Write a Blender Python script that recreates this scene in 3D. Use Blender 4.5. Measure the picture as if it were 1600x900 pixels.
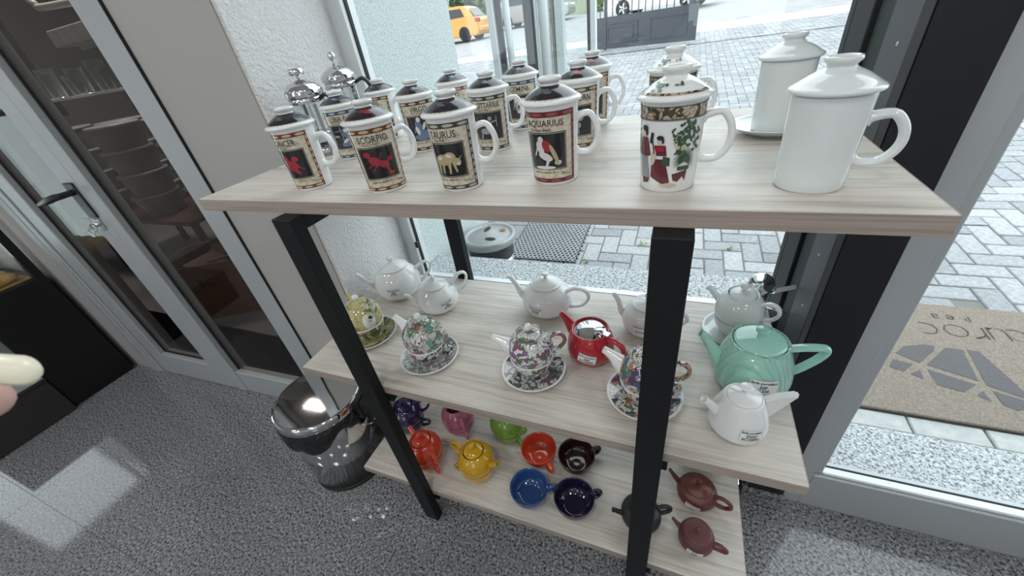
import bpy, bmesh, math, random
from mathutils import Vector, Matrix
random.seed(7)
R=math.radians; PI=math.pi
scene=bpy.context.scene; COL=scene.collection
for o in list(bpy.data.objects): bpy.data.objects.remove(o)

# ------------------------------------------------------------------ camera
cd=bpy.data.cameras.new('camera'); cam=bpy.data.objects.new('camera',cd); COL.objects.link(cam)
_r=Vector((.92563,.35411,-.13347)); _d=Vector((.09732,-.56359,-.82030)); _f=Vector((-.36570,.74631,-.55614))
cam.matrix_world=Matrix((( _r.x,-_d.x,-_f.x,0),(_r.y,-_d.y,-_f.y,0),(_r.z,-_d.z,-_f.z,1.372),(0,0,0,1)))
cd.sensor_width=36; cd.lens=13.5; cd.clip_start=.01; cd.clip_end=200
cd.dof.use_dof=True; cd.dof.focus_distance=.95; cd.dof.aperture_fstop=11
scene.camera=cam
# ------------------------------------------------------------------ world / exposure
w=bpy.data.worlds.new('overcast_sky'); scene.world=w; w.use_nodes=True
bg=w.node_tree.nodes['Background']; bg.inputs[0].default_value=(.87,.94,1,1); bg.inputs[1].default_value=2.5
vs=scene.view_settings; vs.view_transform='Standard'; vs.look='None'; vs.gamma=1; vs.use_curve_mapping=False; vs.exposure=0.3
def area(name,loc,sx,sy,power,rot=(0,0,0),col=(1,1,1)):
    l=bpy.data.lights.new(name,'AREA'); l.shape='RECTANGLE'; l.size=sx; l.size_y=sy; l.energy=power; l.color=col
    o=bpy.data.objects.new(name,l); o.location=loc; o.rotation_euler=rot; COL.objects.link(o); return o
PANELS=[(-2.8,-.6),(-1.5,-.6),(-.2,-.6),(1.1,-.6),(-2.2,-1.9),(-.6,-1.9),(1.2,-1.9)]
for i,(x,y) in enumerate(PANELS): area('ceiling_panel_light',(x,y,2.865),.20,.20,6.0,col=(1,.98,.95))

# ------------------------------------------------------------------ materials
MATS={}
def mat(name,col,rough=.5,metal=0,**k):
    m=bpy.data.materials.new(name); m.use_nodes=True; b=m.node_tree.nodes['Principled BSDF']
    b.inputs['Base Color'].default_value=(*col,1); b.inputs['Roughness'].default_value=rough; b.inputs['Metallic'].default_value=metal
    if 'coat' in k: b.inputs['Coat Weight'].default_value=k['coat']; b.inputs['Coat Roughness'].default_value=.04
    if 'spec' in k: b.inputs['Specular IOR Level'].default_value=k['spec']
    if 'emit' in k: b.inputs['Emission Color'].default_value=(*col,1); b.inputs['Emission Strength'].default_value=k['emit']
    MATS[name]=m; return m
def nd(m,t,**k):
    n=m.node_tree.nodes.new(t)
    for a,v in k.items():
        if a in n.inputs.keys() if hasattr(n.inputs,'keys') else False: n.inputs[a].default_value=v
        else: setattr(n,a,v)
    return n
def lk(m,a,b): m.node_tree.links.new(a,b)
def bsdf(m): return m.node_tree.nodes['Principled BSDF']
def ramp(m,fac,stops,interp='LINEAR'):
    n=m.node_tree.nodes.new('ShaderNodeValToRGB'); n.color_ramp.interpolation=interp; e=n.color_ramp.elements
    while len(e)<len(stops): e.new(.5)
    for i,(p,c) in enumerate(stops): e[i].position=p; e[i].color=(*c,1)
    lk(m,fac,n.inputs[0]); return n.outputs[0]
def coords(m,scale=(1,1,1),kind='Object'):
    t=m.node_tree.nodes.new('ShaderNodeTexCoord'); mp=m.node_tree.nodes.new('ShaderNodeMapping'); mp.inputs['Scale'].default_value=scale
    lk(m,t.outputs[kind],mp.inputs[0]); return mp.outputs[0]
def noise(m,vec,scale,detail=4,rough=.6):
    n=m.node_tree.nodes.new('ShaderNodeTexNoise'); n.inputs['Scale'].default_value=scale; n.inputs['Detail'].default_value=detail; n.inputs['Roughness'].default_value=rough
    lk(m,vec,n.inputs['Vector']); return n.outputs[0]
def voro(m,vec,scale,feature='F1',out='Distance'):
    n=m.node_tree.nodes.new('ShaderNodeTexVoronoi'); n.feature=feature; n.inputs['Scale'].default_value=scale
    lk(m,vec,n.inputs['Vector']); return n.outputs[out]
def bump(m,h,strength,dist=.002):
    n=m.node_tree.nodes.new('ShaderNodeBump'); n.inputs['Strength'].default_value=strength; n.inputs['Distance'].default_value=dist
    lk(m,h,n.inputs['Height']); lk(m,n.outputs[0],bsdf(m).inputs['Normal'])
def mixc(m,fac,a,b,mode='MIX'):
    n=m.node_tree.nodes.new('ShaderNodeMix'); n.data_type='RGBA'; n.blend_type=mode
    if isinstance(fac,float): n.inputs[0].default_value=fac
    else: lk(m,fac,n.inputs[0])
    for i,v in ((6,a),(7,b)):
        if isinstance(v,tuple): n.inputs[i].default_value=(*v,1)
        else: lk(m,v,n.inputs[i])
    return n.outputs[2]
def setcol(m,s): lk(m,s,bsdf(m).inputs['Base Color'])

def granite(name,dark,mid,light,rough,sc=1.0):
    m=mat(name,mid,rough); v=coords(m)
    a=noise(m,v,125*sc,2,.6); c=ramp(m,a,[(.38,dark),(.45,mid),(.54,mid),(.64,light)])
    b=voro(m,v,155*sc); c2=mixc(m,ramp(m,b,[(.20,(1,1,1)),(.30,(0,0,0))]),c,tuple(x*.35 for x in dark))
    d=noise(m,v,2.2,2); setcol(m,mixc(m,ramp(m,d,[(.3,(0,0,0)),(.8,(.25,.25,.25))]),c2,tuple(x*.75 for x in mid)))
    return m
GRAN=granite('polished_granite',(.035,.036,.041),(.225,.229,.242),(.42,.43,.45),.07)
GRAN_OUT=granite('pale_granite',(.10,.11,.12),(.44,.47,.49),(.66,.69,.70),.55,.8)
def wood(name,base,dark,lightc,axis=(1.2,26,26)):
    m=mat(name,base,.42); v=coords(m,axis)
    a=noise(m,v,3.2,6,.65); b=noise(m,coords(m,(axis[0]*2.5,axis[1]*7,axis[2]*7)),2,4,.6)
    c=ramp(m,a,[(.30,dark),(.47,base),(.56,lightc),(.74,base)])
    setcol(m,mixc(m,ramp(m,b,[(.40,(.0,.0,.0)),(.72,(.45,.45,.45))]),c,dark)); bump(m,b,.06,.001); return m
WOOD=wood('pale_ash_laminate',(.62,.585,.53),(.43,.385,.335),(.70,.67,.62))
EDGE=wood('shaded_ash_edge_band',(.36,.30,.26),(.24,.195,.165),(.42,.355,.31),(1.2,40,90))  # browner, darker ash; shade on the board edges is put into the colour
BLACKM=mat('black_powder_coat',(.006,.007,.008),.6,spec=.3)
ALU=mat('silver_anodised_aluminium',(.46,.49,.51),.42,.25)
ALU2=mat('pale_aluminium',(.70,.74,.75),.4,.2)
GASK=mat('black_rubber_gasket',(.012,.012,.013),.6)
PAINT=mat('warm_grey_paint',(.42,.41,.395),.7)
_v=coords(PAINT); bump(PAINT,noise(PAINT,_v,160,3),.12,.002)
STUC=mat('white_rough_stucco',(.88,.88,.875),.85); _v=coords(STUC); bump(STUC,noise(STUC,_v,120,4,.6),1.0,.013)
STUCO=mat('pale_green_white_stucco',(.72,.80,.78),.85); _v=coords(STUCO); _n=noise(STUCO,_v,120,4,.65); bump(STUCO,_n,1.0,.013)
setcol(STUCO,ramp(STUCO,_n,[(.35,(.56,.66,.65)),(.6,(.78,.85,.83))]))
WHITEW=mat('white_wall_paint',(.72,.71,.69),.8)
CEIL=mat('ceiling_paint',(.8,.8,.79),.8)
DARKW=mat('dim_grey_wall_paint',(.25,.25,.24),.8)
def glass(name,tint=(.97,.99,.985),refl=1.0):
    m=bpy.data.materials.new(name); m.use_nodes=True; nt=m.node_tree; nt.nodes.clear()
    o=nt.nodes.new('ShaderNodeOutputMaterial'); t=nt.nodes.new('ShaderNodeBsdfTransparent'); g=nt.nodes.new('ShaderNodeBsdfGlossy'); x=nt.nodes.new('ShaderNodeMixShader'); f=nt.nodes.new('ShaderNodeLayerWeight'); f.inputs[0].default_value=.5
    p=nt.nodes.new('ShaderNodeMath'); p.operation='POWER'; p.inputs[1].default_value=5; q=nt.nodes.new('ShaderNodeMath'); q.operation='MULTIPLY_ADD'; q.inputs[1].default_value=.7; q.inputs[2].default_value=.035*refl
    t.inputs[0].default_value=(*tint,1); g.inputs['Roughness'].default_value=.0
    nt.links.new(f.outputs['Facing'],p.inputs[0]); nt.links.new(p.outputs[0],q.inputs[0]); nt.links.new(q.outputs[0],x.inputs[0]); nt.links.new(t.outputs[0],x.inputs[1]); nt.links.new(g.outputs[0],x.inputs[2]); nt.links.new(x.outputs[0],o.inputs[0]); MATS[name]=m; return m
GLASS=glass('clear_window_glass'); GLASS_DK=glass('smoky_door_glass',(.80,.77,.74),.9); GLASSC=glass('clear_thin_glassware',(.93,.96,.96),1.1)
def glaze(name,col,rough=.08,**k): return mat(name,col,rough,coat=.5,**k)
CHINA=glaze('white_porcelain',(.81,.825,.825)); CHINA_B=glaze('bluish_white_porcelain',(.74,.785,.785))
CREAMY=glaze('printed_cream',(.62,.56,.45),.15); DKGLZ=glaze('black_print',(.012,.012,.015),.12)
INK=mat('black_ink',(.02,.02,.022),.5); PAPER=mat('white_sticker_paper',(.80,.81,.81),.6)
STEEL=mat('polished_stainless_steel',(.62,.62,.63),.1,1.0); CHROME=mat('chrome',(.75,.76,.78),.06,1.0); BRUSH=mat('brushed_metal',(.5,.5,.51),.3,1)
BLKPL=mat('black_plastic',(.014,.014,.015),.3); HOLE=mat('dark_hollow',(.02,.02,.02),.7)
# parchment
PARCH=glaze('parchment_print',(.60,.545,.44),.15); _v=coords(PARCH); setcol(PARCH,ramp(PARCH,noise(PARCH,_v,120,4,.7),[(.32,(.34,.29,.21)),(.45,(.55,.49,.38)),(.62,(.66,.61,.51))]))
def floral(name,ground,cols,sc,edge=(.06,.06,.07),ew=.04,white=.35):
    m=glaze(name,ground,.1); v=coords(m)
    n=m.node_tree.nodes.new('ShaderNodeTexNoise'); n.inputs['Scale'].default_value=35; lk(m,v,n.inputs['Vector'])
    vm=m.node_tree.nodes.new('ShaderNodeMix'); vm.data_type='VECTOR'; vm.inputs[0].default_value=.045; lk(m,v,vm.inputs[4]); lk(m,n.outputs[1],vm.inputs[5]); v=vm.outputs[1]
    c=voro(m,v,sc,'F1','Color'); sp=m.node_tree.nodes.new('ShaderNodeSeparateColor'); lk(m,c,sp.inputs[0])
    st=[(0,ground)]; k=len(cols)
    for i,cc in enumerate(cols): st.append((white+(1-white)*i/k,cc))
    base=ramp(m,sp.outputs[0],st,'CONSTANT')
    sc=sc*1.0; e=voro(m,v,sc,'DISTANCE_TO_EDGE'); base=mixc(m,ramp(m,e,[(ew*.5,(1,1,1)),(ew*.5+.04,(0,0,0))]),base,edge)
    f1=voro(m,v,sc*.55,'F1','Distance'); base=mixc(m,ramp(m,f1,[(.0,(1,1,1)),(.13,(1,1,1)),(.15,(0,0,0)),(1,(0,0,0))]),base,cols[-1]); base=mixc(m,ramp(m,f1,[(.13,(0,0,0)),(.15,(1,1,1)),(.27,(1,1,1)),(.29,(0,0,0))]),base,tuple(min(1,.35+.6*x) for x in ground))
    d=voro(m,v,sc*2.3,'F1','Distance'); base=mixc(m,ramp(m,d,[(.10,(.9,.9,.9)),(.2,(0,0,0))]),base,(.10,.09,.07))
    e2=voro(m,v,sc*1.7,'DISTANCE_TO_EDGE'); base=mixc(m,ramp(m,e2,[(.02,(.6,.6,.6)),(.06,(0,0,0))]),base,edge)
    setcol(m,base); return m
FL1=floral('teal_pink_floral_glaze',(.62,.66,.64),[(.16,.38,.33),(.45,.20,.24),(.20,.33,.18),(.20,.40,.36),(.62,.50,.48),(.30,.16,.07)],62)
FL2=floral('white_purple_sprig_glaze',(.74,.76,.75),[(.12,.22,.10),(.26,.12,.30),(.16,.16,.06),(.30,.10,.17)],80,white=.5,ew=.02)
FL3=floral('orange_navy_floral_glaze',(.72,.71,.66),[(.50,.22,.09),(.08,.09,.24),(.10,.24,.16),(.42,.30,.18),(.12,.05,.16)],72,white=.4)
FLY=floral('yellow_floral_glaze',(.55,.49,.23),[(.60,.55,.30),(.10,.12,.05),(.38,.18,.08),(.48,.44,.2)],38,edge=(.30,.28,.12),ew=.01,white=.5)
FLYD=floral('dark_yellow_floral_glaze',(.36,.33,.13),[(.07,.09,.04),(.42,.40,.2),(.12,.12,.06),(.5,.46,.26)],60,edge=(.07,.08,.04),ew=.02,white=.3)
SAUC1=floral('paisley_saucer_glaze',(.60,.63,.63),[(.36,.42,.40),(.50,.36,.40),(.22,.30,.20),(.30,.28,.30)],70,edge=(.10,.10,.11),ew=.03)
SAUC2=floral('dark_sprig_saucer_glaze',(.62,.64,.63),[(.10,.10,.10),(.25,.08,.16),(.12,.18,.10),(.16,.14,.2)],75,white=.35)
BANDM=floral('black_white_band_glaze',(.70,.72,.70),[(.03,.03,.035),(.42,.12,.24),(.03,.03,.03)],95,white=.4)
RED=glaze('red_glaze',(.42,.018,.03)); MINT=glaze('mint_green_glaze',(.33,.62,.52)); PINK=glaze('pink_glaze',(.42,.12,.19)); LIME=glaze('lime_green_glaze',(.20,.36,.05))
ORNG=glaze('orange_red_glaze',(.55,.055,.022)); YELL=glaze('yellow_glaze',(.58,.32,.012)); BLUE=glaze('blue_glaze',(.02,.07,.21)); NAVY=glaze('dark_navy_glaze',(.012,.008,.035)); BRWN=glaze('dark_brown_glaze',(.028,.010,.008)); INDIGO=glaze('indigo_glaze',(.02,.014,.06))
CLAY=mat('reddish_brown_clay',(.125,.035,.028),.38); CLAY2=mat('purplish_brown_clay',(.13,.045,.045),.45); CLAYB=mat('charcoal_clay',(.022,.022,.024),.45)
SKIN=mat('skin',(.62,.38,.33),.5); NAIL=mat('cream_nail_varnish',(.80,.78,.62),.3)
MINTR=glaze('mint_ribbed_glaze',(.33,.62,.52))
_v=coords(MINTR,(1,1,.45)); _wv=MINTR.node_tree.nodes.new('ShaderNodeTexWave'); _wv.wave_type='RINGS'; _wv.rings_direction='SPHERICAL'; _wv.inputs['Scale'].default_value=60; _wv.inputs['Distortion'].default_value=1.2
_mp=MINTR.node_tree.nodes.new('ShaderNodeMapping'); _mp.inputs['Location'].default_value=(.03,.07,0); lk(MINTR,_v,_mp.inputs[0]); lk(MINTR,_mp.outputs[0],_wv.inputs['Vector']); bump(MINTR,_wv.outputs[1],.9,.004)

# ------------------------------------------------------------------ mesh helpers
def obj(name,bm,m,parent=None,smooth=False,label=None,loc=None,rotz=None):
    me=bpy.data.meshes.new(name)
    if isinstance(bm,tuple): me.from_pydata(bm[0],[],bm[1])
    else: bm.to_mesh(bm and me); bm.free()
    if m: me.materials.append(m)
    if smooth: me.polygons.foreach_set('use_smooth',[True]*len(me.polygons))
    o=bpy.data.objects.new(name,me); COL.objects.link(o)
    if parent: o.parent=parent
    if label: o['label']=label
    if loc: o.location=loc
    if rotz is not None: o.rotation_euler[2]=rotz
    return o
def tag(o,label=None,cat=None,group=None,kind=None):
    if label: o['label']=label
    if cat: o['category']=cat
    if group: o['group']=group
    if kind: o['kind']=kind
    return o
def thing(name,label,cat,loc=(0,0,0),rotz=0,group=None):
    o=bpy.data.objects.new(name,None); COL.objects.link(o); o.location=loc; o.rotation_euler[2]=rotz; o.empty_display_size=.05
    return tag(o,label,cat,group)
def struct(o,label=None): o['kind']='structure'; return tag(o,label)
def auto(o,ang=40):
    me=o.data; me.polygons.foreach_set('use_smooth',[True]*len(me.polygons)); 
    try: me.set_sharp_from_angle(angle=R(ang))
    except Exception: pass
    return o
def bx(bm,x0,x1,y0,y1,z0,z1,M=None):
    v=[bm.verts.new((x,y,z)) for x in (x0,x1) for y in (y0,y1) for z in (z0,z1)]
    if M: 
        for q in v: q.co=M@q.co
    for f in ((0,1,3,2),(4,6,7,5),(0,4,5,1),(2,3,7,6),(0,2,6,4),(1,5,7,3)): bm.faces.new([v[i] for i in f])
def box(x0,x1,y0,y1,z0,z1,bev=0,seg=1):
    bm=bmesh.new(); bx(bm,x0,x1,y0,y1,z0,z1); bmesh.ops.recalc_face_normals(bm,faces=bm.faces)
    if bev: bmesh.ops.bevel(bm,geom=bm.edges[:],offset=bev,segments=seg,affect='EDGES')
    return bm
def prism(pts,z0,z1):
    n=len(pts); vs=[(x,y,z0) for x,y in pts]+[(x,y,z1) for x,y in pts]
    fs=[tuple(range(n))[::-1],tuple(range(n,2*n))]+[(i,(i+1)%n,n+(i+1)%n,n+i) for i in range(n)]
    bm=bmesh.new(); v=[bm.verts.new(p) for p in vs]
    for f in fs: bm.faces.new([v[i] for i in f])
    bmesh.ops.recalc_face_normals(bm,faces=bm.faces); return bm
def spl(pts,n=6):
    """Catmull-Rom through points (tuples of any length)"""
    P=[pts[0]]+list(pts)+[pts[-1]]; out=[]
    for i in range(1,len(P)-2):
        a,b,c,d=P[i-1],P[i],P[i+1],P[i+2]
        for k in range(n):
            t=k/n; out.append(tuple(.5*((2*b[j])+(-a[j]+c[j])*t+(2*a[j]-5*b[j]+4*c[j]-d[j])*t*t+(-a[j]+3*b[j]-3*c[j]+d[j])*t**3) for j in range(len(b))))
    out.append(tuple(pts[-1])); return out
def lathe(prof,seg=40,z=0,sx=1,sy=1):
    vs=[];fs=[];idx=[]
    for r,h in prof:
        if r<1e-5: idx.append([len(vs)]); vs.append((0,0,h+z))
        else:
            idx.append(list(range(len(vs),len(vs)+seg)))
            for i in range(seg): a=2*PI*i/seg; vs.append((r*math.cos(a)*sx,r*math.sin(a)*sy,h+z))
    for a,b in zip(idx,idx[1:]):
        for i in range(seg):
            j=(i+1)%seg
            if len(a)==1 and len(b)==1: continue
            if len(a)==1: fs.append((a[0],b[j],b[i]))
            elif len(b)==1: fs.append((a[i],a[j],b[0]))
            else: fs.append((a[i],a[j],b[j],b[i]))
    return (vs,fs)
def tubexz(path,seg=14,hollow=None):
    """path: list of (x,z,rt,rw): planar tube in the XZ plane, rt radius in plane, rw along Y"""
    vs=[];fs=[];rings=[];n=len(path)
    def ring(x,z,nx,nz,rt,rw):
        r=[]
        for i in range(seg):
            a=2*PI*i/seg; c=math.cos(a)*rt; r.append(len(vs)); vs.append((x+nx*c,math.sin(a)*rw,z+nz*c))
        rings.append(r)
    fr=[]
    for i,(x,z,rt,rw) in enumerate(path):
        p=path[max(i-1,0)]; q=path[min(i+1,n-1)]; tx,tz=q[0]-p[0],q[1]-p[1]; L=math.hypot(tx,tz) or 1
        fr.append((-tz/L,tx/L)); ring(x,z,-tz/L,tx/L,rt,rw)
    if hollow:
        x,z,rt,rw=path[-1]; nx,nz=fr[-1]
        ring(x,z,nx,nz,rt*hollow,rw*hollow)
        k=n-1; x,z,rt,rw=path[-k]; nx,nz=fr[-k]; ring(x,z,nx,nz,rt*hollow*.8,rw*hollow*.8)
    for a,b in zip(rings,rings[1:]):
        for i in range(seg): j=(i+1)%seg; fs.append((a[i],b[i],b[j],a[j]))
    fs.append(tuple(rings[0])); fs.append(tuple(rings[-1])[::-1])
    return (vs,fs)
def tube3(pts,rad,seg=10,close=True):
    vs=[];fs=[];rings=[]; P=[Vector(p) for p in pts]; n=len(P); up=None
    for i in range(n):
        t=(P[min(i+1,n-1)]-P[max(i-1,0)]).normalized()
        if up is None: up=Vector((0,0,1)) if abs(t.z)<.9 else Vector((1,0,0))
        b=t.cross(up).normalized(); up=b.cross(t).normalized(); r=rad[i] if isinstance(rad,(list,tuple)) else rad
        ring=[]
        for k in range(seg): a=2*PI*k/seg; ring.append(len(vs)); vs.append(tuple(P[i]+(b*math.cos(a)+up*math.sin(a))*r))
        rings.append(ring)
    for a,b in zip(rings,rings[1:]):
        for i in range(seg): j=(i+1)%seg; fs.append((a[i],a[j],b[j],b[i]))
    fs.append(tuple(rings[0])[::-1]); fs.append(tuple(rings[-1])); return (vs,fs)
# ---- flat decals wrapped on bodies of revolution
def wrap2d(polys,rf,th0,z0,off,maxe=.004,rref=None,tilt=0):
    """polys: list of 2D polygons (m). returns bmesh wrapped on radius function rf(z)"""
    bm=bmesh.new()
    for p in polys:
        try: bm.faces.new([bm.verts.new((x,y,0)) for x,y in p])
        except ValueError: pass
    bmesh.ops.triangulate(bm,faces=bm.faces[:])
    for _ in range(5):
        L=[e for e in bm.edges if e.calc_length()>maxe]
        if not L: break
        bmesh.ops.subdivide_edges(bm,edges=L,cuts=1); bmesh.ops.triangulate(bm,faces=[f for f in bm.faces if len(f.verts)>3])
    rr=rref or rf(z0); c,s=math.cos(tilt),math.sin(tilt)
    for v in bm.verts:
        x,y=v.co.x*c-v.co.y*s, v.co.x*s+v.co.y*c
        z=z0+y; a=th0+x/rr; r=rf(z)+off; v.co=(r*math.cos(a),r*math.sin(a),z)
    bmesh.ops.recalc_face_normals(bm,faces=bm.faces)
    for f in bm.faces:
        ce=f.calc_center_median()
        if f.normal.dot(Vector((ce.x,ce.y,0)))<0: f.normal_flip()
    return bm
def rect(x0,x1,y0,y1): return [(x0,y0),(x1,y0),(x1,y1),(x0,y1)]
def ell(cx,cy,rx,ry,n=12,rot=0):
    c,s=math.cos(rot),math.sin(rot)
    return [(cx+rx*math.cos(2*PI*i/n)*c-ry*math.sin(2*PI*i/n)*s, cy+rx*math.cos(2*PI*i/n)*s+ry*math.sin(2*PI*i/n)*c) for i in range(n)]
def bar(x0,y0,x1,y1,w,w2=None):
    w2=w if w2 is None else w2; dx,dy=x1-x0,y1-y0; L=math.hypot(dx,dy) or 1; nx,ny=-dy/L/2,dx/L/2
    return [(x0+nx*w,y0+ny*w),(x0-nx*w,y0-ny*w),(x1-nx*w2,y1-ny*w2),(x1+nx*w2,y1+ny*w2)]
_TX={}
def text2d(s,width=None,height=None,bold=0):
    """text as list of 2D polygons centred on the origin, fitted to width/height"""
    if (s,bold) not in _TX:
        cu=bpy.data.curves.new('t','FONT'); cu.body=s; cu.resolution_u=2; cu.offset=bold; cu.fill_mode='FRONT'
        o=bpy.data.objects.new('t',cu); COL.objects.link(o); dg=bpy.context.evaluated_depsgraph_get(); me=bpy.data.meshes.new_from_object(o.evaluated_get(dg))
        P=[[(me.vertices[i].co.x,me.vertices[i].co.y) for i in f.vertices] for f in me.polygons]
        bpy.data.objects.remove(o); bpy.data.curves.remove(cu); bpy.data.meshes.remove(me); _TX[(s,bold)]=P
    P=_TX[(s,bold)]; xs=[x for p in P for x,_ in p]; ys=[y for p in P for _,y in p]
    cx,cy=(min(xs)+max(xs))/2,(min(ys)+max(ys))/2; W=max(xs)-min(xs); Hh=max(ys)-min(ys)
    kx=width/W if width else height/Hh; ky=height/Hh if height else kx
    return [[((x-cx)*kx,(y-cy)*ky) for x,y in p] for p in P]
def shift(P,dx,dy): return [[(x+dx,y+dy) for x,y in p] for p in P]
def rfun(prof):
    """radius at height z on the outer side of a profile"""
    def f(z):
        best=0
        for (r0,z0),(r1,z1) in zip(prof,prof[1:]):
            if min(z0,z1)<=z<=max(z0,z1) and abs(z1-z0)>1e-9:
                best=max(best,r0+(r1-r0)*(z-z0)/(z1-z0))
        return best or prof[len(prof)//2][0]
    return f
def sticker(parent,rf,th,z,w,h,lines,tilt=0,rref=None):
    w*=1.18; h*=1.2
    s=obj('price_sticker',wrap2d([rect(-w/2,w/2,-h/2,h/2)],rf,th,z,.0007,.006,rref,tilt),PAPER,parent,True,'white printed paper sticker')
    P=[]; n=len(lines)
    for i,(t,ww) in enumerate(lines): P+=shift(text2d(t,ww*w,h*.24,.03),0,h*.28-(i*h*.56/max(n-1,1)))
    e=.00035; P+=[rect(-w/2,w/2,h/2-e,h/2),rect(-w/2,w/2,-h/2,-h/2+e),rect(-w/2,-w/2+e,-h/2,h/2),rect(w/2-e,w/2,-h/2,h/2)]  # thin dark outline painting the shadow along the paper edge
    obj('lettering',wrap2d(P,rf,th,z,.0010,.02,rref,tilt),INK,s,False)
    return s

# ================================================================== STRUCTURE
def worldpos(m):   # switch object coordinates to world position (continuous over tiles)
    for n in list(m.node_tree.nodes):
        if n.type=='TEX_COORD':
            g=m.node_tree.nodes.new('ShaderNodeNewGeometry')
            for l in list(n.outputs['Object'].links): lk(m,g.outputs['Position'],l.to_socket)
worldpos(GRAN); worldpos(GRAN_OUT)
JOINT=mat('dark_joint',(.05,.05,.052),.7)
floor=struct(obj('floor',prism([(-4.2,-3),(2.6,-3),(2.6,.87),(.30,.87),(.30,1.09),(-.99,1.09),(-.99,.82),(-4.2,.70)],-.06,-.004),JOINT),'polished grey speckled granite floor')
tme=None; TS=.6
for i in range(12):
    for j in range(8):
        x0=-4.2+i*TS; y0=-3.0+j*TS; x1=min(x0+TS,2.6); y1=min(y0+TS,.86 if x0>-.01 else 1.09)
        if x1-x0<.02 or y1-y0<.02: continue
        if y0>.7 and x0<-1.2: continue
        full=abs(x1-x0-TS)<1e-6 and abs(y1-y0-TS)<1e-6
        if full and tme:
            o=bpy.data.objects.new('granite_tile',tme); COL.objects.link(o)
        else:
            o=obj('granite_tile',box(0,x1-x0-.0012,0,y1-y0-.0012,-.004,0),GRAN)
            if full: tme=o.data
        o.parent=floor; o.location=(x0,y0,0)
struct(obj('ceiling',box(-4.3,2.7,-3.1,1.2,2.9,3.0),CEIL),'plain white ceiling')
for (x,y) in PANELS:
    p=thing('ceiling_panel','square white ceiling light panel overhead','light',(x,y,2.9),group='ceiling light panels')
    bmf=bmesh.new(); bx(bmf,-.12,.12,-.12,-.105,-.03,0); bx(bmf,-.12,.12,.105,.12,-.03,0); bx(bmf,-.12,-.105,-.105,.105,-.03,0); bx(bmf,.105,.12,-.105,.105,-.03,0)
    obj('panel_frame',bmf,ALU2,p)
# back wall (behind the camera) with two shop windows, side walls
bmw=bmesh.new()
for a in [(-4.2,2.6,0,.9),(-4.2,2.6,2.3,2.9),(-4.2,-2.7,.9,2.3),(-1.7,-.1,.9,2.3),(.9,2.6,.9,2.3)]: bx(bmw,a[0],a[1],-3.1,-3.0,a[2],a[3])
struct(obj('wall_back',bmw,WHITEW),'white wall behind the camera with two window openings')
for i,(x0,x1) in enumerate([(-2.7,-1.7),(-.1,.9)]):
    w_=thing('window_%d'%(i+4),None,None,(0,0,0)); struct(w_,'aluminium shop window in the back wall')
    b=bmesh.new(); bx(b,x0,x0+.06,-3.08,-3.02,.9,2.3); bx(b,x1-.06,x1,-3.08,-3.02,.9,2.3); bx(b,x0+.06,x1-.06,-3.08,-3.02,.9,.96); bx(b,x0+.06,x1-.06,-3.08,-3.02,2.24,2.3)
    obj('window_frame',b,ALU,w_); obj('pane',box(x0+.06,x1-.06,-3.055,-3.045,.96,2.24),GLASS,w_)
bmw=bmesh.new()
for a in [(-3.0,-.22,0,2.9),(.47,.66,0,2.9),(-.22,.47,0,.12),(-.22,.47,1.62,2.9)]: bx(bmw,-4.3,-4.2,a[0],a[1],a[2],a[3])
struct(obj('wall_side_left',bmw,WHITEW),'white side wall beyond the counter')
w_=thing('window_3',None,None); struct(w_,'low bright window in the far left wall')
b=bmesh.new(); bx(b,-4.28,-4.22,-.22,-.18,.12,1.62); bx(b,-4.28,-4.22,.42,.47,.12,1.62); bx(b,-4.28,-4.22,-.18,.42,.12,.17); bx(b,-4.28,-4.22,-.18,.42,1.57,1.62)
obj('window_frame',b,ALU,w_); obj('pane',box(-4.255,-4.245,-.18,.42,.17,1.57),GLASS,w_)
struct(obj('wall_side_right',box(2.6,2.7,-3.1,.95,0,2.9),WHITEW),'white side wall to the right')

# ---- door wall on the left (turned about 2 degrees); local x runs to the left, local y towards the room
DW=(-.98,.745,0); DWR=R(182.1)
def dw(name,bm,m,parent=None,**k):
    o=obj(name,bm,m,parent,**k)
    if parent is None: o.location=DW; o.rotation_euler[2]=DWR
    return o
wl=struct(dw('wall_left',box(0,.343,-.45,0,0,2.9),PAINT),'warm grey painted wall pier beside the glazed door')
o=obj('stucco_reveal',box(-.012,0,-.36,-.004,0,2.9),STUC,wl,label='white rough stucco side of the pier')
struct(dw('wall_left_end',box(1.76,3.30,-.16,0,0,2.9),PAINT),'grey wall behind the black cabinet')
struct(dw('wall_left_lintel',box(.343,1.76,-.12,0,2.25,2.9),PAINT),'grey wall above the glazed door')
d1=thing('door_1',None,None,DW,DWR); struct(d1,'aluminium glazed door with a fixed side panel')
def stile(name,u0,u1,z0,z1,v0=-.05,v1=0,par=d1,m=ALU): 
    b=box(u0,u1,v0,v1,z0,z1,.003); return obj(name,b,m,par)
stile('frame_stile',.346,.457,0,2.25,-.06,.006); obj('gasket',box(.3425,.346,-.05,.008,0,2.25),GASK,d1)
stile('frame_stile',.975,1.048,0,2.25,-.06,.006); obj('gasket',box(1.048,1.056,-.04,-.004,0,2.25),GASK,d1)
stile('bottom_rail',.457,.975,0,.138); stile('top_rail',.457,.975,2.16,2.25); 
obj('glass_pane',box(.457,.975,-.030,-.024,.138,2.16),GLASS_DK,d1)
obj('gasket',box(.964,.975,-.024,-.018,.138,2.16),GASK,d1); obj('gasket',box(.457,.464,-.024,-.018,.138,2.16),GASK,d1)
leaf=obj('door_leaf',box(1.056,1.155,-.05,.004,.004,2.25,.003),ALU,d1,label='aluminium door leaf')
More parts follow.
